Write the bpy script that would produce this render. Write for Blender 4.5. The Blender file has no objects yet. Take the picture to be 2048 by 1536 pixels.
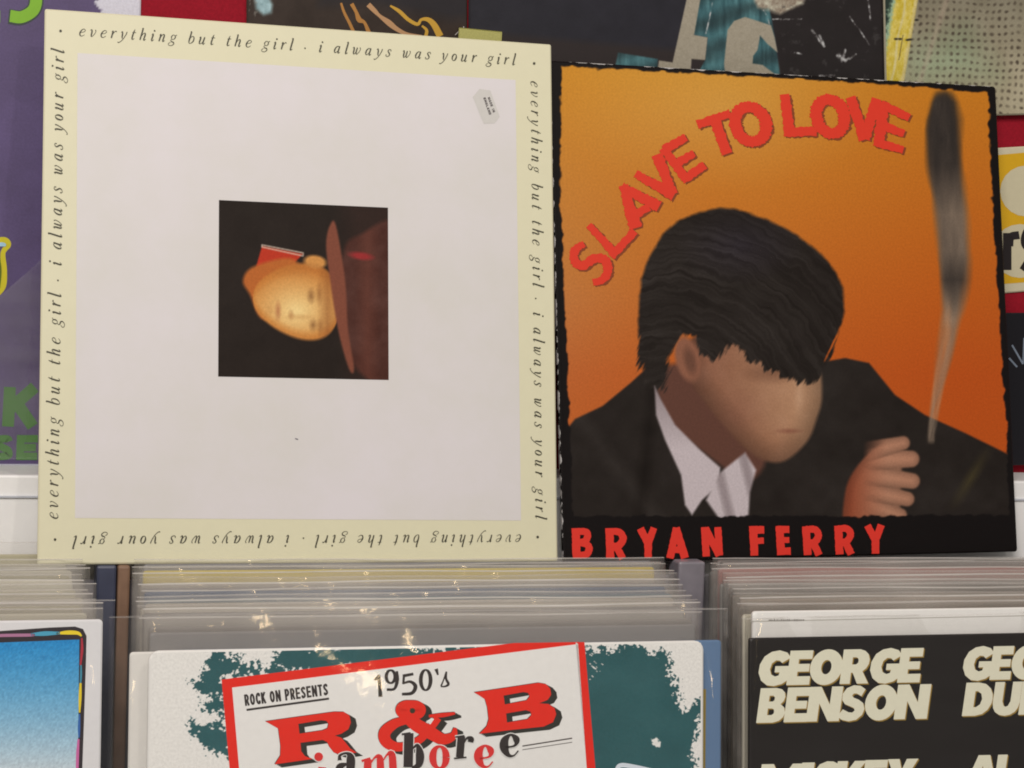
import bpy, math, random
import numpy as np
from mathutils import Vector, Matrix
from mathutils.geometry import tessellate_polygon

random.seed(7)
rng = np.random.default_rng(7)
scene = bpy.context.scene
COL = scene.collection

# ------------------------------------------------------------------ camera
FPX = 4000.0                      # focal length in photo pixels (photo 2048 x 1536)
CAM_R = np.array([[0.95846107, -0.01902287, -0.28458832],
                  [-0.28249921, 0.07425922, -0.95638892],
                  [0.03932657, 0.99705752, 0.06580063]])
CAM_P = np.array([-0.06781669, -1.17190374, 0.19033437])
cd = bpy.data.cameras.new('camera')
cd.sensor_fit = 'HORIZONTAL'
cd.sensor_width = 36.0
cd.lens = FPX / 2048 * 36.0
cd.clip_start = 0.02
cd.clip_end = 60.0
cam = bpy.data.objects.new('camera', cd)
cam.matrix_world = Matrix([list(CAM_R[i]) + [CAM_P[i]] for i in range(3)] + [[0, 0, 0, 1]])
COL.objects.link(cam)
scene.camera = cam

# ------------------------------------------------------------------ light
world = bpy.data.worlds.new('World')
scene.world = world
world.use_nodes = True
bg = world.node_tree.nodes['Background']
bg.inputs[0].default_value = (1.0, 0.93, 0.86, 1)
bg.inputs[1].default_value = 0.30


def lamp(name, loc, target, size, power, color, shape='SQUARE', size_y=None):
    d = bpy.data.lights.new(name, 'AREA')
    d.shape = 'RECTANGLE' if size_y else shape
    d.size = size
    if size_y:
        d.size_y = size_y
    d.energy = power
    d.color = color
    o = bpy.data.objects.new(name, d)
    o.location = loc
    o.rotation_euler = (Vector(target) - Vector(loc)).to_track_quat('-Z', 'Y').to_euler()
    COL.objects.link(o)
    return o


BULB = (0.589, -1.961, -0.002)
lamp('key_light', (-0.45, -1.75, 1.35), (0.25, 0.0, 0.05), 0.9, 33.0, (1.0, 0.93, 0.87))  # broad soft key light added at the front left and above
lamp('glint_light', (0.55, -1.15, 1.25), (0.25, -0.1, 0.0), 0.05, 3.0, (1.0, 0.92, 0.82), 'DISK')  # small light added for glints on the plastic
lamp('counter_bulb', BULB, (0.2, -0.1, 0.0), 0.045, 0.15, (1.0, 0.74, 0.42), 'DISK')

scene.view_settings.view_transform = 'Standard'
scene.view_settings.look = 'None'
scene.view_settings.exposure = 0.0
scene.view_settings.gamma = 1.0
scene.view_settings.use_curve_mapping = False
scene.cycles.max_bounces = 10
scene.cycles.diffuse_bounces = 4
scene.cycles.transparent_max_bounces = 64
scene.cycles.pixel_filter_type = 'BLACKMAN_HARRIS'
scene.cycles.filter_width = 1.9
scene.cycles.caustics_reflective = False
scene.cycles.caustics_refractive = False

ILL = 0.99                         # how bright a perfect white card looks under these lamps


# ------------------------------------------------------------------ colour, maths
def lin(c):
    c = np.asarray(c, float) / 255.0
    return np.where(c <= 0.04045, c / 12.92, ((c + 0.055) / 1.055) ** 2.4)


TINT = np.array([1.0, 0.93, 0.87])


def alb(c):
    """photo colour (0-255) -> surface colour under the lamp colour"""
    a = lin(c) / (ILL * TINT)
    return np.clip(a, 0.003, 0.9)


def to_px(P):
    """world points -> photo pixels"""
    v = (np.asarray(P) - CAM_P) @ CAM_R
    return np.stack([1024 + FPX * v[..., 0] / -v[..., 2], 768 - FPX * v[..., 1] / -v[..., 2]], -1)


def px_ray(p):
    p = np.asarray(p, float)
    d = np.stack([(p[..., 0] - 1024) / FPX, -(p[..., 1] - 768) / FPX, -np.ones(p.shape[:-1])], -1)
    return d @ CAM_R.T


def _hash(ix, iy, seed):
    n = (ix.astype(np.int64) * 374761393 + iy.astype(np.int64) * 668265263 + seed * 1442695041) & 0x7fffffff
    n = ((n ^ (n >> 13)) * 1274126177) & 0x7fffffff
    return ((n ^ (n >> 16)) & 0xffff) / 65535.0


def vnoise(x, y, seed=0):
    ix = np.floor(x); iy = np.floor(y)
    fx = x - ix; fy = y - iy
    fx = fx * fx * (3 - 2 * fx); fy = fy * fy * (3 - 2 * fy)
    a = _hash(ix, iy, seed); b = _hash(ix + 1, iy, seed)
    c = _hash(ix, iy + 1, seed); d = _hash(ix + 1, iy + 1, seed)
    return (a * (1 - fx) + b * fx) * (1 - fy) + (c * (1 - fx) + d * fx) * fy


def fbm(x, y, seed=0, oct=4):
    s = 0; a = 0.5; t = 0
    for i in range(oct):
        s = s + a * vnoise(x * 2 ** i, y * 2 ** i, seed + i * 17); t += a; a *= 0.55
    return s / t


def catmull(pts, n=10, closed=False):
    P = np.asarray(pts, float)
    if len(P) < 3 and not closed:
        return P
    if closed:
        Q = np.vstack([P[-1], P, P[0], P[1]])
    else:
        Q = np.vstack([2 * P[0] - P[1], P, 2 * P[-1] - P[-2]])
    out = []
    for i in range(1, len(Q) - 2):
        p0, p1, p2, p3 = Q[i - 1], Q[i], Q[i + 1], Q[i + 2]
        for k in range(n):
            t = k / n
            out.append(0.5 * ((2 * p1) + (-p0 + p2) * t + (2 * p0 - 5 * p1 + 4 * p2 - p3) * t * t + (-p0 + 3 * p1 - 3 * p2 + p3) * t ** 3))
    if not closed:
        out.append(Q[-2])
    return np.array(out)


def sdf_poly(X, Y, poly):
    """signed distance (inside negative) of pixel grid to polygon"""
    P = np.asarray(poly, float)
    d = np.full(X.shape, 1e9)
    inside = np.zeros(X.shape, bool)
    n = len(P)
    for i in range(n):
        a = P[i]; b = P[(i + 1) % n]
        e = b - a
        wx = X - a[0]; wy = Y - a[1]
        t = np.clip((wx * e[0] + wy * e[1]) / (e @ e + 1e-12), 0, 1)
        dd = (wx - t * e[0]) ** 2 + (wy - t * e[1]) ** 2
        d = np.minimum(d, dd)
        c = ((a[1] <= Y) & (b[1] > Y)) | ((b[1] <= Y) & (a[1] > Y))
        xi = a[0] + (Y - a[1]) / (e[1] if abs(e[1]) > 1e-9 else 1e-9) * e[0]
        inside ^= c & (X < xi)
    d = np.sqrt(d)
    return np.where(inside, -d, d)


def mask(s, soft=2.0):
    return np.clip(0.5 - s / (2 * soft), 0, 1)


def lay(img, m, c):
    c = np.asarray(c, float)
    return img * (1 - m[..., None]) + c * m[..., None]


def ell(X, Y, cx, cy, rx, ry, ang=0):
    a = math.radians(ang)
    u = (X - cx) * math.cos(a) + (Y - cy) * math.sin(a)
    v = -(X - cx) * math.sin(a) + (Y - cy) * math.cos(a)
    return (np.sqrt((u / rx) ** 2 + (v / ry) ** 2) - 1) * min(rx, ry)


# ------------------------------------------------------------------ materials
MATS = {}


def nodes_of(m):
    m.use_nodes = True
    nt = m.node_tree
    return nt, nt.nodes['Principled BSDF']


def mat_print(c, rough=0.5, spec=0.35, mottle=0.02, raw=False, scale=260):
    key = ('p', tuple(c), rough, spec, mottle, raw, scale, ILL)
    if key in MATS:
        return MATS[key]
    m = bpy.data.materials.new('printed_card')
    nt, b = nodes_of(m)
    rgb = np.asarray(c, float) if raw else alb(c)
    tc = nt.nodes.new('ShaderNodeTexCoord')
    n = nt.nodes.new('ShaderNodeTexNoise'); n.inputs['Scale'].default_value = scale; n.inputs['Detail'].default_value = 5
    nt.links.new(tc.outputs['Object'], n.inputs['Vector'])
    r = nt.nodes.new('ShaderNodeMapRange')
    r.inputs['From Min'].default_value = 0.3; r.inputs['From Max'].default_value = 0.7
    r.inputs['To Min'].default_value = 1 - mottle; r.inputs['To Max'].default_value = 1 + mottle
    nt.links.new(n.outputs['Fac'], r.inputs['Value'])
    mx = nt.nodes.new('ShaderNodeVectorMath'); mx.operation = 'SCALE'
    mx.inputs[0].default_value = tuple(rgb)
    nt.links.new(r.outputs['Result'], mx.inputs['Scale'])
    nt.links.new(mx.outputs['Vector'], b.inputs['Base Color'])
    b.inputs['Roughness'].default_value = rough
    b.inputs['Specular IOR Level'].default_value = spec
    bp = nt.nodes.new('ShaderNodeBump'); bp.inputs['Strength'].default_value = 0.03; bp.inputs['Distance'].default_value = 0.0004
    nt.links.new(n.outputs['Fac'], bp.inputs['Height'])
    nt.links.new(bp.outputs['Normal'], b.inputs['Normal'])
    MATS[key] = m
    return m


def mat_attr(rough=0.45, spec=0.35):
    key = ('a', rough, spec)
    if key in MATS:
        return MATS[key]
    m = bpy.data.materials.new('printed_picture')
    nt, b = nodes_of(m)
    at = nt.nodes.new('ShaderNodeAttribute'); at.attribute_name = 'Col'
    tc = nt.nodes.new('ShaderNodeTexCoord')
    n = nt.nodes.new('ShaderNodeTexNoise'); n.inputs['Scale'].default_value = 700; n.inputs['Detail'].default_value = 3
    nt.links.new(tc.outputs['Object'], n.inputs['Vector'])
    r = nt.nodes.new('ShaderNodeMapRange')
    r.inputs['From Min'].default_value = 0.25; r.inputs['From Max'].default_value = 0.75
    r.inputs['To Min'].default_value = 0.9; r.inputs['To Max'].default_value = 1.1
    nt.links.new(n.outputs['Fac'], r.inputs['Value'])
    mx = nt.nodes.new('ShaderNodeVectorMath'); mx.operation = 'SCALE'
    nt.links.new(at.outputs['Color'], mx.inputs[0])
    nt.links.new(r.outputs['Result'], mx.inputs['Scale'])
    nt.links.new(mx.outputs['Vector'], b.inputs['Base Color'])
    b.inputs['Roughness'].default_value = rough
    b.inputs['Specular IOR Level'].default_value = spec
    MATS[key] = m
    return m


def mat_plastic(haze=0.07, tint=(0.9, 0.88, 0.84), name='clear_plastic', bump=0.06):
    key = ('plastic', haze, tint)
    if key in MATS:
        return MATS[key]
    m = bpy.data.materials.new(name)
    m.use_nodes = True
    nt = m.node_tree
    nt.nodes.clear()
    out = nt.nodes.new('ShaderNodeOutputMaterial')
    tr = nt.nodes.new('ShaderNodeBsdfTransparent'); tr.inputs[0].default_value = (0.995, 0.993, 0.99, 1)
    df = nt.nodes.new('ShaderNodeBsdfDiffuse'); df.inputs[0].default_value = (*tint, 1)
    tl = nt.nodes.new('ShaderNodeBsdfTranslucent'); tl.inputs[0].default_value = (*tint, 1)
    dm = nt.nodes.new('ShaderNodeMixShader'); dm.inputs[0].default_value = 0.35
    nt.links.new(df.outputs[0], dm.inputs[1]); nt.links.new(tl.outputs[0], dm.inputs[2])
    tc = nt.nodes.new('ShaderNodeTexCoord')
    mp = nt.nodes.new('ShaderNodeMapping'); mp.inputs['Scale'].default_value = (14, 40, 70)
    nt.links.new(tc.outputs['Object'], mp.inputs['Vector'])
    n = nt.nodes.new('ShaderNodeTexNoise'); n.inputs['Scale'].default_value = 1.0; n.inputs['Detail'].default_value = 4
    nt.links.new(mp.outputs['Vector'], n.inputs['Vector'])
    r = nt.nodes.new('ShaderNodeMapRange')
    r.inputs['From Min'].default_value = 0.3; r.inputs['From Max'].default_value = 0.75
    r.inputs['To Min'].default_value = haze * 0.5; r.inputs['To Max'].default_value = haze * 1.7
    nt.links.new(n.outputs['Fac'], r.inputs['Value'])
    hz = nt.nodes.new('ShaderNodeMixShader')
    nt.links.new(r.outputs['Result'], hz.inputs[0])
    nt.links.new(tr.outputs[0], hz.inputs[1]); nt.links.new(dm.outputs[0], hz.inputs[2])
    n2 = nt.nodes.new('ShaderNodeTexNoise'); n2.inputs['Scale'].default_value = 55; n2.inputs['Detail'].default_value = 3
    nt.links.new(tc.outputs['Object'], n2.inputs['Vector'])
    bp = nt.nodes.new('ShaderNodeBump'); bp.inputs['Strength'].default_value = bump; bp.inputs['Distance'].default_value = 0.004
    nt.links.new(n2.outputs['Fac'], bp.inputs['Height'])
    gl = nt.nodes.new('ShaderNodeBsdfGlossy'); gl.inputs['Roughness'].default_value = 0.06
    nt.links.new(bp.outputs['Normal'], gl.inputs['Normal'])
    lw = nt.nodes.new('ShaderNodeLayerWeight'); lw.inputs['Blend'].default_value = 0.5
    nt.links.new(bp.outputs['Normal'], lw.inputs['Normal'])
    pw = nt.nodes.new('ShaderNodeMath'); pw.operation = 'POWER'; pw.inputs[1].default_value = 4.0
    nt.links.new(lw.outputs['Facing'], pw.inputs[0])
    fr = nt.nodes.new('ShaderNodeMath'); fr.operation = 'MULTIPLY_ADD'; fr.inputs[1].default_value = 0.7; fr.inputs[2].default_value = 0.03
    nt.links.new(pw.outputs[0], fr.inputs[0])
    mx = nt.nodes.new('ShaderNodeMixShader')
    nt.links.new(fr.outputs[0], mx.inputs[0])
    nt.links.new(hz.outputs[0], mx.inputs[1]); nt.links.new(gl.outputs[0], mx.inputs[2])
    nt.links.new(mx.outputs[0], out.inputs['Surface'])
    MATS[key] = m
    return m


# ------------------------------------------------------------------ objects
def tag(o, label=None, cat=None, group=None, kind=None):
    if label: o['label'] = label
    if cat: o['category'] = cat
    if group: o['group'] = group
    if kind: o['kind'] = kind
    return o


def mesh_obj(name, verts, faces, mat, parent=None, smooth=False):
    me = bpy.data.meshes.new(name)
    me.from_pydata([tuple(map(float, v)) for v in verts], [], [tuple(int(i) for i in f) for f in faces])
    if mat:
        me.materials.append(mat)
    if smooth:
        me.polygons.foreach_set('use_smooth', [True] * len(me.polygons))
    me.update()
    o = bpy.data.objects.new(name, me)
    COL.objects.link(o)
    if parent:
        o.parent = parent
    return o


class Frame:
    """a flat card: origin at its bottom left, x right, y away from the viewer, z up the card"""
    def __init__(self, name, org, ex, ez, w, h):
        self.org = np.asarray(org, float)
        ex = np.asarray(ex, float); ex /= np.linalg.norm(ex)
        ez = np.asarray(ez, float); ez -= ex * (ez @ ex); ez /= np.linalg.norm(ez)
        self.ex, self.ez, self.ey = ex, ez, np.cross(ez, ex)
        self.w, self.h = w, h
        self.root = bpy.data.objects.new(name, None)
        self.root.empty_display_size = 0.02
        B = np.stack([self.ex, self.ey, self.ez], 1)
        self.root.matrix_world = Matrix([list(B[i]) + [self.org[i]] for i in range(3)] + [[0, 0, 0, 1]])
        COL.objects.link(self.root)

    def loc(self, px):
        """photo pixels -> local (x, z) on the card's front face"""
        d = px_ray(px)
        s = ((self.org - CAM_P) @ self.ey) / (d @ self.ey)
        P = CAM_P + d * s[..., None] - self.org
        return np.stack([P @ self.ex, P @ self.ez], -1)

    def world(self, x, z, y=0.0):
        return self.org + np.multiply.outer(x, self.ex) + np.multiply.outer(z, self.ez) + y * self.ey

    def px_of(self, X, Z):
        return to_px(self.org + X[..., None] * self.ex + Z[..., None] * self.ez)


LAYER = 0.00012


class Ink:
    """flat printed shapes collected into one mesh on a card's face"""
    def __init__(self, fr, layer=1):
        self.f = fr; self.v = []; self.t = []; self.y = -layer * LAYER; self.k = 0

    def _bump(self):
        self.k += 1
        return self.y - self.k * 2.0e-6

    def poly(self, pts, px=True, holes=()):
        loops = [self.f.loc(np.asarray(q, float)) if px else np.asarray(q, float) for q in [pts, *holes]]
        y = self._bump()
        base = len(self.v)
        vl = [[Vector((a, b, 0)) for a, b in L] for L in loops]
        for L in loops:
            self.v += [(a, y, b) for a, b in L]
        for t in tessellate_polygon(vl):
            self.t.append([base + i for i in t])

    def stroke(self, pts, w=None, px=True, smooth=True, closed=False, cap='butt', n=8, jit=0, pxw=True):
        P = np.asarray(pts, float)
        if P.shape[1] == 2:
            P = np.hstack([P, np.full((len(P), 1), float(w))])
        if smooth and len(P) > 2:
            P = catmull(P, n, closed)
        elif jit:
            Q = []
            for a, b in zip(P[:-1], P[1:]):
                m = max(2, int(np.hypot(*(b - a)[:2]) / 4))
                for k in range(m): Q.append(a + (b - a) * k / m)
            Q.append(P[-1]); P = np.array(Q)
        C = P[:, :2]; W = P[:, 2] / 2
        if closed:
            T = np.roll(C, -1, 0) - np.roll(C, 1, 0)
        else:
            T = np.gradient(C, axis=0)
        T /= np.linalg.norm(T, axis=1, keepdims=True) + 1e-12
        N = np.stack([-T[:, 1], T[:, 0]], 1)
        a1 = 1 + jit * (rng.random(len(C)) - 0.5); a2 = 1 + jit * (rng.random(len(C)) - 0.5)
        A = C + N * (W * a1)[:, None]; B = C - N * (W * a2)[:, None]
        if cap == 'round' and not closed:
            def capf(c, t, nn, w):
                return [c + w * (nn * math.cos(th) + t * math.sin(th)) for th in np.linspace(0, math.pi, 8)[1:-1]]
        if px:
            A = self.f.loc(A); B = self.f.loc(B)
        y = self._bump()
        base = len(self.v); m = len(C)
        for a, b in zip(A, B):
            self.v.append((a[0], y, a[1])); self.v.append((b[0], y, b[1]))
        rngi = range(m if closed else m - 1)
        for i in rngi:
            j = (i + 1) % m
            self.t.append([base + 2 * i, base + 2 * i + 1, base + 2 * j + 1, base + 2 * j])
        if cap == 'round' and not closed:
            for c, t, nn, w, ia, ib in ((C[0], -T[0], N[0], W[0], base, base + 1), (C[-1], T[-1], N[-1], W[-1], base + 2 * m - 2, base + 2 * m - 1)):
                q = np.array(capf(c, t, nn, w))
                q = self.f.loc(q) if px else q
                s = len(self.v)
                self.v += [(a, y, b) for a, b in q]
                self.t.append([ia] + list(range(s, s + len(q))) + [ib])

    def disc(self, c, r, px=True, ry=None):
        th = np.linspace(0, 2 * math.pi, 20, endpoint=False)
        self.poly(np.stack([c[0] + r * np.cos(th), c[1] + (ry or r) * np.sin(th)], 1), px)

    def build(self, name, col, parent=None, rough=0.5, mat=None):
        # orient every face towards the viewer (-y)
        F = []
        for f in self.t:
            a, b, c = (np.array(self.v[i]) for i in f[:3])
            nrm = np.cross(b - a, c - a)
            F.append(f if nrm[1] < 0 else f[::-1])
        return mesh_obj(name, self.v, F, mat or mat_print(col, rough), parent or self.f.root)


def card(fr, name, mat, t=0.003, bevel=0.0012, corner=0.0, parent=None, w=None, h=None, x0=0, z0=0):
    """a thin sleeve: rounded corners, soft pillow at the edges"""
    w = w or fr.w; h = h or fr.h
    c = max(corner, 0.0006)
    ring = []
    for cx, cz, a0 in ((w - c, h - c, 0), (c, h - c, 90), (c, c, 180), (w - c, c, 270)):
        for k in range(5):
            a = math.radians(a0 + 90 * k / 4)
            ring.append((x0 + cx + c * math.cos(a), z0 + cz + c * math.sin(a)))
    ring = np.array(ring); ctr = ring.mean(0); n = len(ring)
    V = []; F = []
    for inset, y in ((0.0009, 0.0), (0.0, 0.0006), (0.0, t - 0.0006), (0.0009, t)):
        d = ring - ctr
        q = ring - np.sign(d) * inset
        V += [(a, y, b) for a, b in q]
    for k in range(3):
        for i in range(n):
            j = (i + 1) % n
            F.append([k * n + i, k * n + j, (k + 1) * n + j, (k + 1) * n + i])
    F.append(list(range(n))[::-1]); F.append(list(range(3 * n, 4 * n)))
    # outward winding
    F = [f[::-1] for f in F]
    return mesh_obj(name, V, F, mat, parent or fr.root)


def painted(fr, name, pxbox, nx, nz, fn, layer=1, rough=0.45, spec=0.35, local=None, parent=None):
    """picture printed on a card: colour per vertex of a fine grid, fn(X, Y) in photo pixels -> 0..255"""
    if local is None:
        q = fr.loc(np.array([[pxbox[0], pxbox[1]], [pxbox[2], pxbox[1]], [pxbox[2], pxbox[3]], [pxbox[0], pxbox[3]]], float))
        x0, x1 = max(0.001, q[:, 0].min()), min(fr.w - 0.001, q[:, 0].max())
        z0, z1 = max(0.001, q[:, 1].min()), min(fr.h - 0.001, q[:, 1].max())
    else:
        x0, x1, z0, z1 = local
    X, Z = np.meshgrid(np.linspace(x0, x1, nx), np.linspace(z0, z1, nz))
    P = fr.px_of(X, Z)
    img = fn(P[..., 0], P[..., 1])
    colr = np.concatenate([alb(img).reshape(-1, 3), np.ones((nx * nz, 1))], 1).astype(np.float32)
    V = np.stack([X, np.full_like(X, -layer * LAYER), Z], -1).reshape(-1, 3).astype(np.float32)
    i = np.arange(nx * nz).reshape(nz, nx)
    Q = np.stack([i[:-1, :-1], i[:-1, 1:], i[1:, 1:], i[1:, :-1]], -1).reshape(-1, 4).astype(np.int32)
    me = bpy.data.meshes.new(name)
    me.vertices.add(len(V)); me.vertices.foreach_set('co', V.ravel())
    me.loops.add(Q.size); me.loops.foreach_set('vertex_index', Q.ravel())
    me.polygons.add(len(Q)); me.polygons.foreach_set('loop_start', np.arange(0, Q.size, 4, dtype=np.int32))
    a = me.color_attributes.new('Col', 'FLOAT_COLOR', 'POINT')
    a.data.foreach_set('color', colr.ravel())
    me.materials.append(mat_attr(rough, spec))
    me.update(); me.validate()
    o = bpy.data.objects.new(name, me)
    COL.objects.link(o)
    o.parent = parent or fr.root
    return o


def crop(ox, oy, s, pts):
    return [(ox + p[0] / s, oy + p[1] / s, *(q / s for q in p[2:])) for p in pts]


# ------------------------------------------------------------------ lettering
# small italic serif letters: strokes of (x, y, width) with x-height 1
IT = {
 'e': (.62, [[(.10, .50, .06), (.45, .58, .06), (.58, .80, .08), (.42, .98, .07), (.2, .85, .11), (.07, .45, .18), (.15, .1, .14), (.38, .02, .07), (.62, .22, .05)]]),
 'v': (.68, [[(-.02, .85, .05), (.12, .97, .11), (.2, .7, .18), (.22, .2, .16), (.3, .02, .07), (.52, .35, .07), (.62, .75, .08), (.52, .97, .13)]]),
 'r': (.55, [[(0, .85, .05), (.13, .98, .11), (.14, .9, .18), (.12, .02, .17)], [(.14, .4, .06), (.3, .85, .07), (.45, .98, .1), (.52, .88, .15)]]),
 'y': (.68, [[(-.02, .85, .05), (.1, .98, .11), (.18, .7, .18), (.22, .25, .16), (.3, .02, .08)], [(.62, .98, .12), (.58, .6, .1), (.35, -.1, .08), (.05, -.5, .08), (-.14, -.48, .13)]]),
 't': (.46, [[(.22, 1.4, .05), (.16, 1.0, .16), (.12, .3, .18), (.18, .02, .11), (.4, .15, .05)], [(0, .95, .07), (.42, .97, .07)]]),
 'h': (.72, [[(.02, 1.55, .05), (.14, 1.62, .11), (.14, 1.4, .18), (.1, .02, .17)], [(.12, .4, .06), (.3, .88, .07), (.48, .97, .11), (.54, .75, .18), (.5, .15, .16), (.56, 0, .1), (.72, .18, .05)]]),
 'i': (.40, [[(0, .8, .05), (.12, .97, .11), (.16, .75, .18), (.12, .15, .17), (.2, 0, .11), (.36, .18, .05)], 'dot']),
 'n': (.74, [[(0, .82, .05), (.12, .98, .11), (.14, .8, .18), (.1, .02, .17)], [(.12, .4, .06), (.3, .88, .07), (.48, .97, .11), (.54, .75, .18), (.5, .15, .16), (.56, 0, .1), (.72, .18, .05)]]),
 'g': (.64, [[(.06, .68, .14), (.2, .4, .06), (.42, .42, .08), (.52, .7, .14), (.38, .97, .06), (.18, .95, .08), (.06, .68, .14)], [(.2, .4, .05), (.08, .24, .06), (.2, .08, .13), (.45, -.02, .15), (.52, -.25, .11), (.3, -.48, .07), (0, -.42, .07), (-.08, -.22, .07), (.1, -.02, .05)], [(.46, .88, .06), (.64, 1.0, .1)]]),
 'b': (.64, [[(0, 1.55, .05), (.12, 1.6, .12), (.12, 1.3, .18), (.08, .4, .17), (.14, .05, .1), (.32, 0, .07), (.55, .3, .14), (.56, .75, .14), (.42, .97, .09), (.22, .85, .06), (.1, .5, .05)]]),
 'u': (.78, [[(0, .82, .05), (.12, .98, .11), (.15, .75, .18), (.11, .2, .17), (.2, .02, .08), (.4, .15, .07), (.52, .45, .06)], [(.58, .98, .15), (.55, .6, .18), (.52, .15, .17), (.6, 0, .1), (.76, .18, .05)]]),
 'l': (.38, [[(0, 1.55, .05), (.12, 1.62, .11), (.14, 1.4, .18), (.1, .15, .18), (.18, 0, .1), (.34, .15, .05)]]),
 'a': (.76, [[(.52, .8, .07), (.36, .98, .07), (.14, .75, .14), (.06, .35, .18), (.16, .05, .1), (.34, .15, .06), (.5, .5, .06)], [(.56, .98, .15), (.53, .6, .18), (.5, .15, .17), (.58, 0, .1), (.74, .18, .05)]]),
 'w': (.96, [[(-.02, .85, .05), (.1, .98, .11), (.16, .7, .18), (.16, .2, .16), (.26, .02, .08), (.42, .3, .07), (.5, .95, .07)], [(.5, .95, .14), (.47, .3, .16), (.56, .02, .08), (.78, .3, .07), (.9, .75, .08), (.8, .98, .13)]]),
 's': (.52, [[(.46, .75, .13), (.44, .95, .07), (.24, .98, .08), (.12, .78, .13), (.26, .55, .17), (.4, .32, .16), (.34, .08, .09), (.12, 0, .07), (-.02, .12, .09), (0, .26, .13)]]),
 'o': (.62, ['o']),
}


def italic_line(ink, text, p0, p1, size_px, slant=.24, track=.33, space=.42):
    """text between two photo points along its base line"""
    a, b = ink.f.loc(np.array([p0, p1], float))
    ux = (b - a) / np.linalg.norm(b - a); uy = np.array([-ux[1], ux[0]])
    L = np.linalg.norm(b - a)
    s = size_px / 1030 * 0.32
    adv = [(space if c == ' ' else .30 if c == '.' else IT[c][0]) + track for c in text]
    tot = sum(adv) - track
    kx = L / (tot * s)                       # letterspacing stretch
    x = 0.0
    for c, ad in zip(text, adv):
        org = x * s * kx
        if c == '.':
            q = a + ux * (org + .1 * s) + uy * .38 * s
            ink.disc(q, .105 * s, px=False)
        elif c != ' ':
            for st in IT[c][1]:
                if st == 'dot':
                    q = a + ux * (org + (.24 + slant * 1.35) * s) + uy * 1.38 * s
                    ink.disc(q, .115 * s, px=False)
                    continue
                if st == 'o':
                    th = np.linspace(0, 2 * math.pi, 14, endpoint=False)
                    st = [(.3 + .24 * math.cos(t), .5 + .46 * math.sin(t), .07 + .12 * abs(math.cos(t + .2)) ** 1.5) for t in th]
                    cl = True
                else:
                    cl = False
                P = np.array([(*(a + ux * (org + (px_ * 1.16 + slant * py_) * s) + uy * py_ * s), w_ * s) for px_, py_, w_ in st])
                ink.stroke(P, px=False, closed=cl, n=5)
        x += ad


def capital(ch, W, w):
    """block capital in a box W wide and 1 high, stroke weight w -> list of (points, smooth, closed)"""
    h = w / 2; L = h; R = W - h; T = 1 - h; M = W / 2
    line = lambda *p: (list(p), False, False)
    curve = lambda *p: (list(p), True, False)
    if ch == 'E': return [line((L, 0), (L, 1)), line((0, h), (W, h)), line((0, .5), (W * .92, .5)), line((0, T), (W, T))]
    if ch == 'F': return [line((L, 0), (L, 1)), line((0, .48), (W * .92, .48)), line((0, T), (W, T))]
    if ch == 'L': return [line((L, 0), (L, 1)), line((0, h), (W, h))]
    if ch == 'T': return [line((M, 0), (M, 1)), line((0, T), (W, T))]
    if ch == 'I': return [line((M, 0), (M, 1))]
    if ch == 'N': return [line((L, 0), (L, 1)), line((R, 0), (R, 1)), line((L * .8, 1), (W - L * .8, 0))]
    if ch == 'M': return [line((L, 0), (L, 1)), line((R, 0), (R, 1)), line((L, 1), (M, .15)), line((R, 1), (M, .15))]
    if ch == 'A': return [line((L * .7, 0), (M, 1)), line((W - L * .7, 0), (M, 1)), line((W * .22, .27), (W * .78, .27))]
    if ch == 'V': return [line((L * .7, 1), (M, 0)), line((W - L * .7, 1), (M, 0))]
    if ch == 'Y': return [line((L * .8, 1), (M, .42)), line((W - L * .8, 1), (M, .42)), line((M, .5), (M, 0))]
    if ch == 'K': return [line((L, 0), (L, 1)), line((L, .42), (W - L * .7, 1)), line((W * .4, .58), (W - L * .7, 0))]
    if ch == 'O': return [([(M + (M - h) * math.cos(t), .5 + (.5 - h) * math.sin(t)) for t in np.linspace(0, 2 * math.pi, 14, endpoint=False)], True, True)]
    if ch == 'U': return [curve((L, 1), (L, .55), (L, .32), (L + (M - L) * .3, h * 1.15), (M, h), (R - (R - M) * .3, h * 1.15), (R, .32), (R, .55), (R, 1))]
    if ch == 'D': return [line((L, 0), (L, 1)), curve((L, T), (W * .5, T), (R * .93, .8), (R, .5), (R * .93, .2), (W * .5, h), (L, h))]
    if ch == 'P': return [line((L, 0), (L, 1)), curve((L, T), (W * .6, T), (R, (T + .45) / 2), (W * .6, .45), (L, .45))]
    if ch == 'R': return [line((L, 0), (L, 1)), curve((L, T), (W * .58, T), (R, (T + .46) / 2), (W * .58, .46), (L, .46)), line((W * .52, .5), (W - L * .8, 0))]
    if ch == 'B': return [line((L, 0), (L, 1)), curve((L, T), (W * .56, T), (R * .96, (T + .52) / 2), (W * .56, .52), (L, .52)), curve((L, .52), (W * .6, .52), (R, (h + .52) / 2), (W * .6, h), (L, h))]
    if ch == 'C': return [curve((R, .68), (W * .8, T * .97), (M, T), (L + .02, .72), (L, .5), (L + .02, .28), (M, h), (W * .8, h * 1.3), (R, .32))]
    if ch == 'G': return [curve((R, .72), (W * .8, T * .97), (M, T), (L + .02, .74), (L, .5), (L + .02, .26), (M, h), (W * .8, h * 1.1), (R, h * 1.6), (R, .44)), line((M, .44), (W, .44))]
    if ch == 'S': return [curve((R, .74), (W * .74, T * .98), (M, T), (L + .01, .8), (L + .04, .62), (M, .5), (R - .04, .38), (R - .01, .2), (M, h), (W * .26, h * 1.05), (L, .26))]
    if ch == 'J': return [curve((R, 1), (R, .4), (M, h), (L, .3))]
    return []


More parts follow.
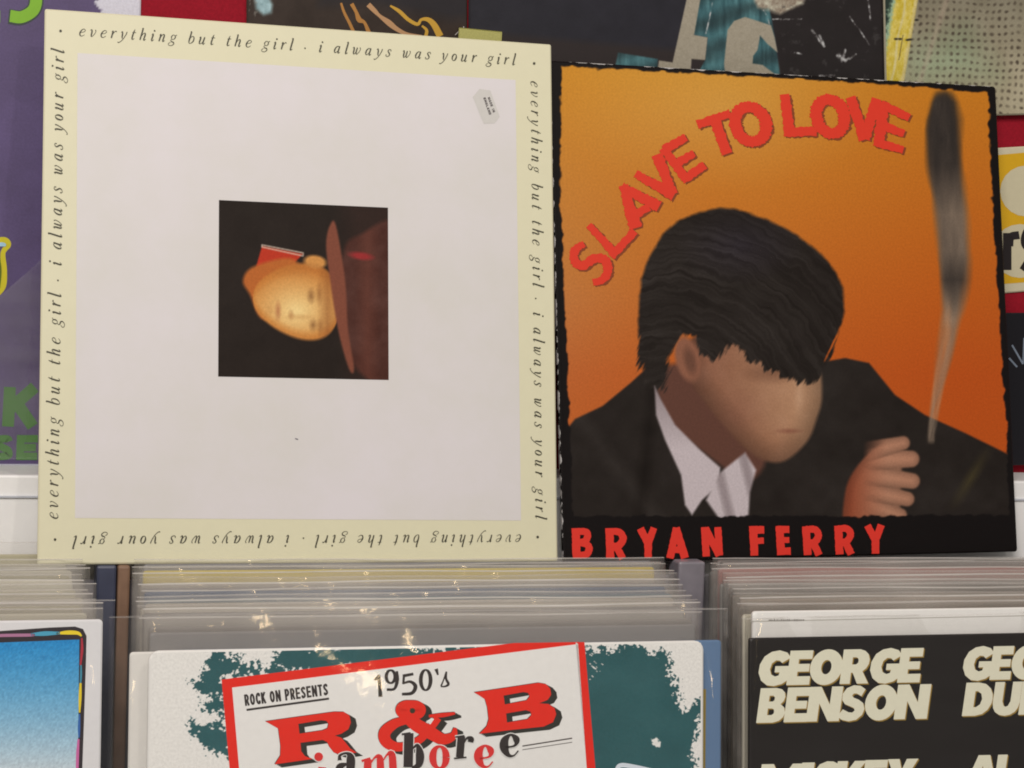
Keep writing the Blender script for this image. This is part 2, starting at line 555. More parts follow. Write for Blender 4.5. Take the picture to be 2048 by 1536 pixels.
def caps_box(ink, ch, bl, br, tl, weight, jit=0, dpx=(0, 0), aspect=None):
    """one block capital in the box given by three photo points (base left, base right, top left)"""
    bl, br, tl = (np.asarray(p, float) + np.asarray(dpx, float) for p in (bl, br, tl))
    H = np.linalg.norm(tl - bl); W = np.linalg.norm(br - bl) / H
    ex = (br - bl) / (W * H); ez = (tl - bl) / H
    for pts, sm, cl in capital(ch, W, weight):
        P = np.array([(*(bl + ex * x * H + ez * z * H), weight * H) for x, z in pts])
        ink.stroke(P, smooth=sm, closed=cl, jit=jit, n=6)


def caps_line(ink, text, p0, p1, top_off, widths=None, weight=.18, gap=.1, space=.35, dpx=(0, 0)):
    p0 = np.asarray(p0, float); p1 = np.asarray(p1, float); off = np.asarray(top_off, float)
    u = p1 - p0; L = np.linalg.norm(u); u /= L
    ws = [space if c == ' ' else {'I': weight * 1.05, 'M': .62, 'N': .52, 'O': .5}.get(c, .46) for c in text]
    tot = sum(ws) + gap * (len(text) - 1)
    k = L / tot; x = 0
    for c, wd in zip(text, ws):
        if c != ' ':
            a = p0 + u * x * k
            caps_box(ink, c, a, a + u * wd * k, a + off, weight, dpx=dpx)
        x += wd + gap


# ------------------------------------------------------------------ the setting: wall, rail, bin
WALL_Y = 0.088


def box(name, lo, hi, mat, parent=None, bevel=0.0015):
    x0, y0, z0 = lo; x1, y1, z1 = hi
    V = [(x0, y0, z0), (x1, y0, z0), (x1, y1, z0), (x0, y1, z0), (x0, y0, z1), (x1, y0, z1), (x1, y1, z1), (x0, y1, z1)]
    F = [(0, 3, 2, 1), (4, 5, 6, 7), (0, 1, 5, 4), (1, 2, 6, 5), (2, 3, 7, 6), (3, 0, 4, 7)]
    o = mesh_obj(name, V, F, mat, parent)
    if bevel:
        b = o.modifiers.new('bevel', 'BEVEL'); b.width = bevel; b.segments = 2
    return o


wall = box('wall', (-1.1, WALL_Y, -0.45), (1.7, WALL_Y + 0.03, 1.0), mat_print((150, 20, 36), 0.75, 0.15, 0.12, scale=600), bevel=0)
tag(wall, 'red felt covered back wall behind the posters and covers', 'wall', kind='structure')
rail = box('display_rail', (-1.1, 0.034, -0.45), (1.7, WALL_Y - 0.001, 0.0478), mat_print((242, 241, 255), 0.4, 0.4, 0.03, scale=60))
tag(rail, 'white painted rail running behind the two displayed record covers', 'rail')
rail_lip = box('edge_strip', (-1.1, 0.0325, 0.0345), (1.7, 0.0338, 0.0355), mat_print((196, 194, 198), 0.5), parent=rail, bevel=0)


def frame_on_wall(name, px_bl, px_br, px_tl, Y, size_pad=0):
    """flat card standing vertically in front of the wall at depth Y, corners from photo pixels"""
    def hit(p):
        d = px_ray(np.array(p, float)); s = (Y - CAM_P[1]) / d[1]
        return CAM_P + d * s
    a, b, c = hit(px_bl), hit(px_br), hit(px_tl)
    return Frame(name, a, b - a, c - a, np.linalg.norm(b - a), np.linalg.norm(c - a))


# ---- purple poster
fr = frame_on_wall('purple_poster', (-420, 931), (264, 931), (-420, -330), WALL_Y - 0.002)
tag(fr.root, 'purple poster with green lettering pinned beside the cream record cover', 'poster')
card(fr, 'paper', mat_print((214, 208, 214), 0.6), t=0.0012)


def paint_purple(X, Y):
    img = np.zeros(X.shape + (3,)) + np.array([214, 208, 214.])
    e = 200 + 46 * (fbm(Y / 20, Y * 0 + 3, 5, 4) - .45) + 16 * (vnoise(Y / 5, Y * 0, 8) - .5)
    n = fbm(X / 60, Y / 60, 3)
    pur = np.array([92, 76, 112.]) + (n[..., None] - .5) * np.array([16, 14, 22.])
    img = lay(img, mask(X - e, 1.5), pur)
    m = mask(X - e, 1.5)
    img[...] = np.where(m[..., None] > .5, pur, img)
    g = sdf_poly(X, Y, [(-60, 630), (0, 590), (84, 520), (84, 930), (-60, 930)])
    # faint wavy line, darker than the purple
    cr = np.abs(Y - (178 + .55 * (X - 40) + 24 * np.sin(X / 23)))
    img = lay(img, np.clip(1 - cr / 3, 0, 1) * .16 * (X < 90), (60, 48, 78))
    return img


painted(fr, 'printed_area', (-420, -330, 264, 931), 160, 300, paint_purple, 1, 0.42)
ink = Ink(fr, 2)
for dx, w_ in ((0, 34),):
    ink.stroke([(30, -60), (26, -34), (46, -36), (70, -12), (68, 18), (44, 34), (20, 32)], 24, n=12)
ink.stroke([(-60, 33), (0, 33)], 24, smooth=False)
dark = Ink(fr, 2)
dark.stroke([(30, -60), (26, -34), (46, -36), (70, -12), (68, 18), (44, 35), (17, 33)], 30, n=12)
dark.build('letter_outline', (58, 66, 62))
ink2 = Ink(fr, 3); ink2.v = ink.v; ink2.t = ink.t
ink2.v = [(a, b - LAYER, c) for a, b, c in ink2.v]
ink2.build('lettering', (128, 176, 44))
low = Ink(fr, 2)
caps_box(low, 'K', (4, 853), (74, 853), (8, 774), .30)
caps_box(low, 'C', (-62, 853), (-8, 853), (-60, 774), .30)
caps_box(low, 'E', (32, 920), (74, 920), (34, 870), .30)
caps_box(low, 'S', (-14, 920), (25, 920), (-13, 870), .30)
low.build('lettering', (72, 124, 44))
sl = Ink(fr, 2)
sl.stroke([(-14, 486, 16), (8, 482, 16), (16, 490, 12), (6, 506, 10), (8, 540, 12), (6, 572, 12), (-10, 592, 12)])
sl.build('yellow_outline', (214, 196, 40))
sl = Ink(fr, 4)
sl.stroke([(-14, 489, 8), (6, 489, 8), (11, 492, 4)]); sl.build('pale_fill', (170, 205, 220))
sl = Ink(fr, 4)
sl.stroke([(-8, 506, 12), (-4, 540, 14), (-6, 576, 12)]); sl.build('green_fill', (96, 112, 34))

# ---- added clear sheet, its haze standing in for glare on the purple poster


def quad_world(pxs, Y):
    out = []
    for p in pxs:
        d = px_ray(np.array(p, float)); s = (Y - CAM_P[1]) / d[1]
        out.append(CAM_P + d * s)
    return np.array(out)


q = quad_world([(-300, 850), (0, 592), (140, 468), (140, 919), (-300, 919)], WALL_Y - 0.0052)
V = [tuple(v) for v in q] + [(v[0], v[1] + 0.0006, v[2]) for v in q]
n = len(q)
F = [list(range(n)), list(range(n, 2 * n))[::-1]] + [[i, (i + 1) % n, n + (i + 1) % n, n + i][::-1] for i in range(n)]
film = mesh_obj('glare_sheet', V, F, mat_plastic(0.045, (0.82, 0.82, 0.84)))
tag(film, 'added clear sheet standing in for slanted glare over the purple poster', 'sheet')

# ---- dark cover with gold squiggles
fr = frame_on_wall('worn_record_cover', (495, 560), (932, 560), (495, -420), WALL_Y - 0.003)
tag(fr.root, 'worn dark brown cover with gold squiggles above the cream record cover', 'record cover')
card(fr, 'card', mat_print((52, 40, 32), 0.5), t=0.002)


def paint_gold(X, Y):
    n = fbm(X / 40, Y / 40, 21)
    img = np.zeros(X.shape + (3,)) + np.array([50, 37, 29.]) + (n[..., None] - .5) * 26
    img = lay(img, mask(sdf_poly(X, Y, [(640, -60), (1000, -60), (1000, 30), (900, 40), (740, 6), (640, 10)]), 14) * .75, (32, 30, 36))
    b = sdf_poly(X, Y, [(506, -20), (532, -20), (545, 10), (543, 26), (527, 30), (512, 18)])
    img = lay(img, mask(b, 4), np.array([150, 176, 178.]) + (fbm(X / 9, Y / 9, 4)[..., None] - .5) * 60)
    sp = fbm(X / 5, Y / 5, 33) > .66
    img = lay(img, (sp & (X < 515)) * .5, (150, 146, 136))
    return img


painted(fr, 'printed_area', (495, -420, 932, 560), 260, 300, paint_gold, 1, 0.4)
go = Ink(fr, 2)
G = lambda pts: crop(420, 0, 3.303, pts)
go.stroke(G([(865, 20, 14), (885, 80, 18), (920, 150, 20), (950, 215, 22)]))
go.stroke(G([(935, 25, 26), (965, 80, 22), (985, 130, 34), (1020, 150, 20), (1050, 220, 30)]))
go.build('gold_line', (176, 120, 56))
go = Ink(fr, 2)
go.stroke(G([(1045, 30, 34), (1085, 70, 30), (1120, 105, 22), (1180, 150, 38), (1230, 190, 30), (1300, 225, 22), (1400, 240, 16)]))
go.build('gold_line', (184, 138, 96))
go = Ink(fr, 2)
go.stroke(G([(1190, 38, 12), (1250, 75, 24), (1310, 130, 24), (1370, 160, 22), (1395, 130, 18), (1440, 130, 30), (1480, 165, 40), (1520, 240, 46)]))
go.stroke(G([(1400, 170, 12), (1430, 200, 20), (1425, 240, 22)]))
go.build('gold_line', (198, 150, 50))
wr = Ink(fr, 3)
wr.stroke([(927, 53), (927, 90)], 1.8, smooth=False)
wr.stroke([(918, 62), (910, 70)], 1.4, smooth=False)
wr.build('scuff_mark', (190, 180, 170))

# ---- yellowed tape
fr = frame_on_wall('tape_strip', (914, 120), (1000, 128), (919, 55), WALL_Y - 0.0058)
tag(fr.root, 'short strip of yellowed tape at the top edge of the cream cover', 'tape')
card(fr, 'tape', mat_print((178, 170, 100), 0.3, 0.5, 0.10, scale=900), t=0.0004)

# ---- navy cover with big grey letters on teal
fr = frame_on_wall('creased_record_cover', (935, 560), (1812, 560), (935, -420), WALL_Y - 0.0038)
tag(fr.root, 'creased navy and black cover with large grey letters on teal', 'record cover')
card(fr, 'card', mat_print((30, 27, 32), 0.4), t=0.002)


def paint_navy(X, Y):
    n = fbm(X / 30, Y / 30, 41); n2 = fbm(X / 8, Y / 60, 12)
    img = np.zeros(X.shape + (3,)) + np.array([31, 29, 37.]) + (n[..., None] - .5) * 12
    img = lay(img, mask(Y - (118 + .055 * (X - 1100)) * -1 - 236, 6) * 0, (40, 28, 24))
    img = lay(img, mask(-(Y - (68 + .09 * (X - 1000))), 8) * .8, (44, 33, 30))
    blk = sdf_poly(X, Y, [(1470, -500), (1535, 0), (1545, 45), (1565, 160), (1565, 600), (1900, 600), (1900, -500)])
    img = lay(img, mask(blk, 2), np.array([27, 20, 20.]) + (n[..., None] - .5) * 10)
    teal = np.array([66, 108, 112.]) + (n2[..., None] - .5) * np.array([70, 80, 76.])
    fold = .5 + .5 * np.sin((Y + 0.35 * X + 20 * n) / 9.0)
    teal = teal * (.62 + .36 * fold[..., None])
    for poly in ([(1236, 105), (1315, 118), (1315, 150), (1226, 150)],
                 [(1402, -500), (1470, -500), (1535, 0), (1545, 48), (1563, 170), (1383, 170), (1410, 120), (1415, 75), (1388, 70)]):
        img = lay(img, mask(sdf_poly(X, Y, poly), 1.5), teal)
    gre = np.array([158, 146, 126.]) + (fbm(X / 6, Y / 6, 77)[..., None] - .5) * 16
    for poly in ([(1375, -10), (1402, -10), (1388, 70), (1415, 75), (1410, 120), (1383, 118), (1380, 160), (1312, 160), (1318, 121), (1345, 125)],
                 [(1375, -10), (1402, -10), (1450, -400), (1420, -400)],
                 [(1455, 60), (1468, 42), (1490, 34), (1515, 42), (1542, 51), (1549, 75), (1555, 105), (1535, 88), (1520, 71), (1515, 100), (1506, 112), (1505, 127), (1525, 130), (1552, 150), (1552, 165), (1452, 165), (1448, 127)]):
        img = lay(img, mask(sdf_poly(X, Y, poly), 1.2), gre)
    fl = sdf_poly(X, Y, [(1500, -30), (1612, -30), (1606, 8), (1585, 20), (1560, 28), (1535, 18), (1515, 16)])
    img = lay(img, mask(fl + 10 * (n - .5), 4), np.array([165, 152, 132.]) + (fbm(X / 7, Y / 7, 9)[..., None] - .5) * np.array([110, 130, 120.]))
    # pale highlights along the creases, painted into the print
    for ax, ay, bx, by, ww in ((1425, 5, 1412, 66, 1.0), (1526, 20, 1540, 50, 1.0), (1545, 38, 1604, 38, .8), (1625, 62, 1648, 92, 1.6), (1648, 92, 1640, 70, 1.5), (1676, 110, 1690, 122, 2.4), (1690, 100, 1684, 124, 1.6), (1690, 122, 1712, 108, 1.5), (1736, -5, 1742, 40, 1.2), (1700, 33, 1740, 90, .9), (1582, 104, 1602, 108, 1.2), (1640, 152, 1668, 152, 1.6)):
        L = math.hypot(bx - ax, by - ay)
        t = np.clip(((X - ax) * (bx - ax) + (Y - ay) * (by - ay)) / L ** 2, 0, 1)
        d = np.hypot(X - ax - t * (bx - ax) + 5 * (n - .5), Y - ay - t * (by - ay) + 5 * (n2 - .5))
        img = lay(img, np.clip(1.3 - d / (ww * 1.7), 0, 1) * np.clip(2.6 * (fbm(X / 7, Y / 7, 2) - .28), 0, 1), (188, 184, 180))
    img = lay(img, np.clip((fbm(X / 14, Y / 14, 64) - .66) * 5, 0, .5) * (X > 1560), (70, 66, 64))
    return img


painted(fr, 'printed_area', (935, -60, 1812, 240), 620, 220, paint_navy, 1, 0.34, 0.5)

# ---- knitted cloth cover with yellow margin
fr = frame_on_wall('cloth_record_cover', (1772, 236), (2360, 222), (1830, -360), WALL_Y - 0.0062)
tag(fr.root, 'beige cover printed with coarse woven cloth and a yellow margin', 'record cover')
card(fr, 'card', mat_print((150, 140, 116), 0.5), t=0.002)


def paint_cloth(X, Y):
    n = fbm(X / 40, Y / 40, 51)
    base = np.array([146, 134, 108.]) + (n[..., None] - .5) * 26
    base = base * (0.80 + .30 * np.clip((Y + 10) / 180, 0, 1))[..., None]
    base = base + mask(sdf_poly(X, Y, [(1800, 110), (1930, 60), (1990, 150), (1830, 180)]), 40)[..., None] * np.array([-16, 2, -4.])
    u = (X + .06 * Y) / 13.3; v = (Y - .03 * X) / 14.6
    u = u + .7 * (fbm(X / 50, Y / 50, 7) - .5) + .35 * (fbm(X / 11, Y / 11, 9, 2) - .5); v = v + .8 * (fbm(X / 60, Y / 60, 8) - .5) + .35 * (fbm(X / 11, Y / 11, 10, 2) - .5)
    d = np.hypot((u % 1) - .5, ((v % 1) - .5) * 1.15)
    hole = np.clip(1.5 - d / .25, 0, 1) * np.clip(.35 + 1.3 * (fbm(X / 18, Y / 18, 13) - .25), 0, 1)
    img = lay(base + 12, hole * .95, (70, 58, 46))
    rib = np.clip(1 - np.abs(X - (1880 - .33 * (Y - 40))) / 9, 0, 1)
    img = lay(img, rib * .35, (188, 160, 140))
    xs = 1808 - .17 * Y
    st = np.abs(X - xs)
    yl = np.array([206, 180, 72.]) + (fbm(X / 5, Y / 9, 31)[..., None] - .5) * np.array([40, 50, 110.])
    img = lay(img, mask(X - (xs + 27), 2), yl)
    img = lay(img, np.clip(1 - np.abs(X - xs - 2 - 2 * np.sin(Y / 17)) / 4, 0, 1) * .6, (216, 204, 180))
    img = lay(img, np.clip(1 - np.abs(X - xs - 24) / 5, 0, 1) * .5, (206, 190, 170))
    img = lay(img, mask(X - (xs - 18 + 7 * (fbm(X / 5, Y / 5, 3) - .5)), 3), (150, 172, 140))
    img = lay(img, mask(X - (xs - 26 + 18 * (fbm(X / 4, Y / 4, 5) - .5)), 4), (30, 46, 38))
    for cx, cy in ((1792, 78), (1800, 78), (1815, 80), (1820, 79), (1833, 40)):
        img = lay(img, mask(ell(X, Y, cx, cy, 4, 2.2), 1), (40, 34, 26))
    img = lay(img, mask(np.abs(X - (1806 - .17 * (Y - 70))) - .7, .8) * (Y > 70) * (Y < 120), (96, 76, 46))
    return img


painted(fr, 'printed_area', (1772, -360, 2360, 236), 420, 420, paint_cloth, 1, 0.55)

# ---- yellow sign
fr = frame_on_wall('yellow_sign', (1940, 592), (2380, 556), (1925, 300), WALL_Y - 0.0016)
tag(fr.root, 'yellow sign with cream dots and black letters on the red wall', 'sign')
card(fr, 'board', mat_print((206, 192, 160), 0.45), t=0.0012)
q0 = [(1952, 314), (2370, 276), (2370, 540), (1954, 572)]
ink = Ink(fr, 1); ink.poly(q0); ink.build('yellow_field', (214, 162, 22))
for c, r in (((2052, 382), 52), ((2040, 502), 55), ((2160, 380), 56), ((2160, 480), 60)):
    ink = Ink(fr, 2); ink.disc(c, r, ry=r * .98); ink.build('cream_dot', (204, 190, 156))
ink = Ink(fr, 3)
ink.stroke([(2014, 466), (2014, 540)], 17, smooth=False)
ink.stroke([(2018, 492), (2021, 474), (2038, 470)], 16)
ink.stroke([(2094, 470), (2076, 456), (2056, 464), (2052, 488), (2074, 504), (2088, 524), (2066, 540), (2044, 528)], 20)
ink.build('lettering', (34, 26, 26))

# ---- black cover at the right
fr = frame_on_wall('black_record_cover', (1990, 932), (2330, 922), (1990, 626), WALL_Y - 0.0075)
tag(fr.root, 'black glossy cover with thin grey letters under the yellow sign', 'record cover')
card(fr, 'card', mat_print((20, 18, 24), 0.4, 0.3), t=0.002)
ink = Ink(fr, 1)
ink.stroke([(2024, 690), (2046, 728)], 3.5, smooth=False); ink.stroke([(2048, 676), (2046, 728)], 3, smooth=False)
ink.stroke([(2018, 716), (2034, 734)], 3.5, smooth=False); ink.stroke([(2062, 668), (2082, 706)], 3, smooth=False)
ink.build('lettering', (120, 128, 140))

# ------------------------------------------------------------------ the two displayed covers
SIN10, COS10 = math.sin(math.radians(10)), math.cos(math.radians(10))
frA = Frame('cream_record_cover', (0, 0, 0), (1, 0, 0), (0, SIN10, COS10), 0.315, 0.3283)
tag(frA.root, 'cream bordered white record cover with italic words around a small square portrait', 'record cover')
card(frA, 'card', mat_print((220, 210, 176), 0.42, 0.4, 0.012, scale=120), t=0.0042, corner=0.0012)
ink = Ink(frA, 1)
ink.poly([(155, 106), (1031, 160), (1042, 1041), (150, 1036)])
WP = bpy.data.materials.new('handled_white_card')
nt_, b_ = nodes_of(WP)
tc_ = nt_.nodes.new('ShaderNodeTexCoord')
n_ = nt_.nodes.new('ShaderNodeTexNoise'); n_.inputs['Scale'].default_value = 9; n_.inputs['Detail'].default_value = 6; n_.inputs['Roughness'].default_value = .65
nt_.links.new(tc_.outputs['Object'], n_.inputs['Vector'])
cr_ = nt_.nodes.new('ShaderNodeValToRGB')
cr_.color_ramp.elements[0].position = .32; cr_.color_ramp.elements[0].color = (*alb((213, 204, 194)), 1)
cr_.color_ramp.elements[1].position = .68; cr_.color_ramp.elements[1].color = (*alb((221, 210, 208)), 1)
nt_.links.new(n_.outputs['Fac'], cr_.inputs['Fac']); nt_.links.new(cr_.outputs['Color'], b_.inputs['Base Color'])
b_.inputs['Roughness'].default_value = .42; b_.inputs['Specular IOR Level'].default_value = .35
ink.build('white_panel', None, mat=WP)


def paint_inset(X, Y):
    n = fbm(X / 30, Y / 30, 61)
    img = np.zeros(X.shape + (3,)) + np.array([36, 27, 22.]) + (n[..., None] - .5) * 8
    img = lay(img, mask(sdf_poly(X, Y, [(690, 400), (800, 400), (800, 790), (700, 790)]), 25) * .5, (58, 36, 30))
    sh = lambda c, k: np.array(c, float)
    # raised red collar, neck, plain face, dark hat seen lying on its side
    img = lay(img, mask(sdf_poly(X, Y, [(508, 548), (524, 492), (606, 508), (570, 545)]), 1.5), (184, 52, 30))
    img = lay(img, mask(np.abs(sdf_poly(X, Y, [(524, 490), (606, 506), (606, 512), (524, 494)])) - 1, 1.5), (214, 190, 170))
    img = lay(img, mask(sdf_poly(X, Y, catmull([(486, 560), (510, 532), (590, 520), (610, 600), (530, 640), (500, 590)], 6, True)), 4), (182, 98, 42))
    uu = np.clip((X - 592) / 86, -1, 1)
    s = (np.abs(Y - 602 - 6 * uu) - 74 * np.maximum(1 - uu ** 2, 0) ** .42 * (1 + .26 * uu)) * .8
    s = np.where(np.abs((X - 592) / 86) > 1, 20, s)
    light = np.clip(1.05 - np.hypot((X - 592) / 110, (Y - 622) / 84), 0, 1) * np.clip(-s / 18, .25, 1)
    face = np.array([196, 120, 52.]) + light[..., None] * np.array([44, 84, 84.])
    img = lay(img, mask(s, 3), face)
    img = lay(img, mask(ell(X, Y, 630, 524, 22, 13, 8), 3), (206, 140, 72))
    img = lay(img, np.clip(1 - np.abs(X - 655) / 22, 0, 1) * mask(s, 3) * .45, (130, 74, 36))
    fm = mask(s, 4)
    for cx_, cy_, rx_, ry_, a_, c_ in ((622, 592, 5, 13, .75, (96, 54, 28)), (626, 650, 5, 10, .75, (96, 54, 28)), (638, 588, 4, 18, .6, (120, 70, 34)), (640, 652, 4, 13, .6, (120, 70, 34)),
                                       (600, 634, 18, 5, .35, (160, 96, 44)), (582, 630, 4, 9, .6, (140, 78, 40)), (556, 622, 4, 17, .7, (140, 62, 40)), (540, 620, 5, 10, .25, (150, 90, 44))):
        img = lay(img, np.clip(1.2 - np.hypot((X - cx_) / (rx_ * 1.7), (Y - cy_) / (ry_ * 1.25)), 0, 1) * a_ * .62 * fm, c_)
    img = lay(img, np.clip((560 - Y) / 50, 0, 1) * .5 * fm, (150, 86, 38))
    crown = catmull([(688, 500), (720, 470), (800, 460), (800, 770), (720, 745), (694, 690), (680, 600)], 6, True)
    img = lay(img, mask(sdf_poly(X, Y, crown), 5), np.array([78, 44, 36.]) + (n[..., None] - .5) * 26)
    img = lay(img, np.clip(1 - np.abs(X - 735) / 26, 0, 1) * mask(sdf_poly(X, Y, crown), 5) * .5, (110, 60, 46))
    brim = catmull([(660, 450), (672, 452), (690, 560), (696, 660), (708, 736), (698, 738), (676, 660), (660, 560), (652, 490)], 6, True)
    img = lay(img, mask(sdf_poly(X, Y, brim), 2.5), (126, 70, 52))
    img = lay(img, mask(ell(X, Y, 722, 512, 22, 7, 8), 3), (150, 44, 44))
    return img


painted(frA, 'portrait_print', (437, 401, 777, 760), 240, 250, paint_inset, 2, 0.5, 0.12,
        local=(*sorted(frA.loc(np.array([[437., 580], [776.5, 588]]))[:, 0]), *sorted(frA.loc(np.array([[600., 756.5], [600, 407.5]]))[:, 1])))
TXT = 'everything but the girl . i always was your girl'
dark_txt = (62, 58, 44)
ink = Ink(frA, 2)
italic_line(ink, TXT, (157, 72), (1031, 130), 14.6); ink.disc((121, 62), 2.6); ink.build('lettering', dark_txt)
ink = Ink(frA, 2)
italic_line(ink, TXT, (1061, 161), (1071, 1038), 14.6); ink.disc((1068, 127), 2.6); ink.build('lettering', dark_txt)
ink = Ink(frA, 2)
italic_line(ink, TXT, (1043, 1069), (146, 1072), 14.6); ink.disc((1075, 1074), 2.6); ink.build('lettering', dark_txt)
ink = Ink(frA, 2)
italic_line(ink, TXT, (116, 1039), (128, 99), 15.2); ink.disc((110, 1079), 2.6); ink.build('lettering', dark_txt)
ink = Ink(frA, 3)
ink.stroke([(590, 877), (596, 879)], 2, smooth=False); ink.build('ink_speck', (110, 104, 110))
# little origin sticker
stk = Frame('origin_sticker', frA.org + 0 * frA.ex, frA.ex, frA.ez, .02, .02)
stk.root.matrix_world = frA.root.matrix_world.copy()
tag(stk.root, 'small grey paper sticker stating origin on the white record cover', 'sticker')
Cs = lambda pts: crop(900, 60, 6.4, pts)
sp = Ink(stk, 2); sp.poly([p[:2] for p in Cs([(375, 755), (515, 775), (635, 1110), (570, 1195), (430, 1200), (290, 860)])])
sp.build('paper', (205, 197, 188), rough=.35)
sp = Ink(stk, 3)
caps_line(sp, 'MADE IN', Cs([(480, 868)])[0], Cs([(548, 1058)])[0], (4.4, -1.6), weight=.26, gap=.14)
caps_line(sp, 'ENGLAND', Cs([(424, 872)])[0], Cs([(500, 1088)])[0], (4.4, -1.6), weight=.26, gap=.14)
sp.build('lettering', (72, 62, 62))

# orange cover
k = 1.037
orgB = CAM_P + (np.array([0.30704207, -0.0361806, 0.0044221]) - CAM_P) * k
frB = Frame('orange_record_cover', orgB, (0.99932336, 0.03446494, 0.0128445), (-0.01836587, 0.16501456, 0.98612012), .315 * k, .30874 * k)
tag(frB.root, 'black edged orange record cover with red hand cut lettering and a dark haired figure', 'record cover')


def mat_worn_black():
    m = bpy.data.materials.new('worn_black_card')
    nt, b = nodes_of(m)
    tc = nt.nodes.new('ShaderNodeTexCoord')
    sx = nt.nodes.new('ShaderNodeSeparateXYZ'); nt.links.new(tc.outputs['Object'], sx.inputs[0])
    def edge(sock, lo):
        a = nt.nodes.new('ShaderNodeMath'); a.operation = 'SUBTRACT'
        if lo is None:
            nt.links.new(sock, a.inputs[0]); a.inputs[1].default_value = 0.0
        else:
            a.inputs[0].default_value = lo; nt.links.new(sock, a.inputs[1])
        return a.outputs[0]
    mn = nt.nodes.new('ShaderNodeMath'); mn.operation = 'MINIMUM'
    nt.links.new(edge(sx.outputs['X'], None), mn.inputs[0]); nt.links.new(edge(sx.outputs['Z'], .30874 * k), mn.inputs[1])
    n = nt.nodes.new('ShaderNodeTexNoise'); n.inputs['Scale'].default_value = 130; n.inputs['Detail'].default_value = 6
    nt.links.new(tc.outputs['Object'], n.inputs['Vector'])
    ml = nt.nodes.new('ShaderNodeMath'); ml.operation = 'MULTIPLY_ADD'
    nt.links.new(n.outputs['Fac'], ml.inputs[0]); ml.inputs[1].default_value = 0.0042; ml.inputs[2].default_value = -0.0020
    cp = nt.nodes.new('ShaderNodeMath'); cp.operation = 'LESS_THAN'
    nt.links.new(mn.outputs[0], cp.inputs[0]); nt.links.new(ml.outputs[0], cp.inputs[1])
    mx = nt.nodes.new('ShaderNodeMix'); mx.data_type = 'RGBA'
    nt.links.new(cp.outputs[0], mx.inputs['Factor'])
    mx.inputs['A'].default_value = (*alb((15, 9, 9)), 1); mx.inputs['B'].default_value = (*alb((190, 182, 176)), 1)
    nt.links.new(mx.outputs['Result'], b.inputs['Base Color'])
    b.inputs['Roughness'].default_value = .45; b.inputs['Specular IOR Level'].default_value = .18
    return m


card(frB, 'card', mat_worn_black(), t=0.004, corner=0.002)


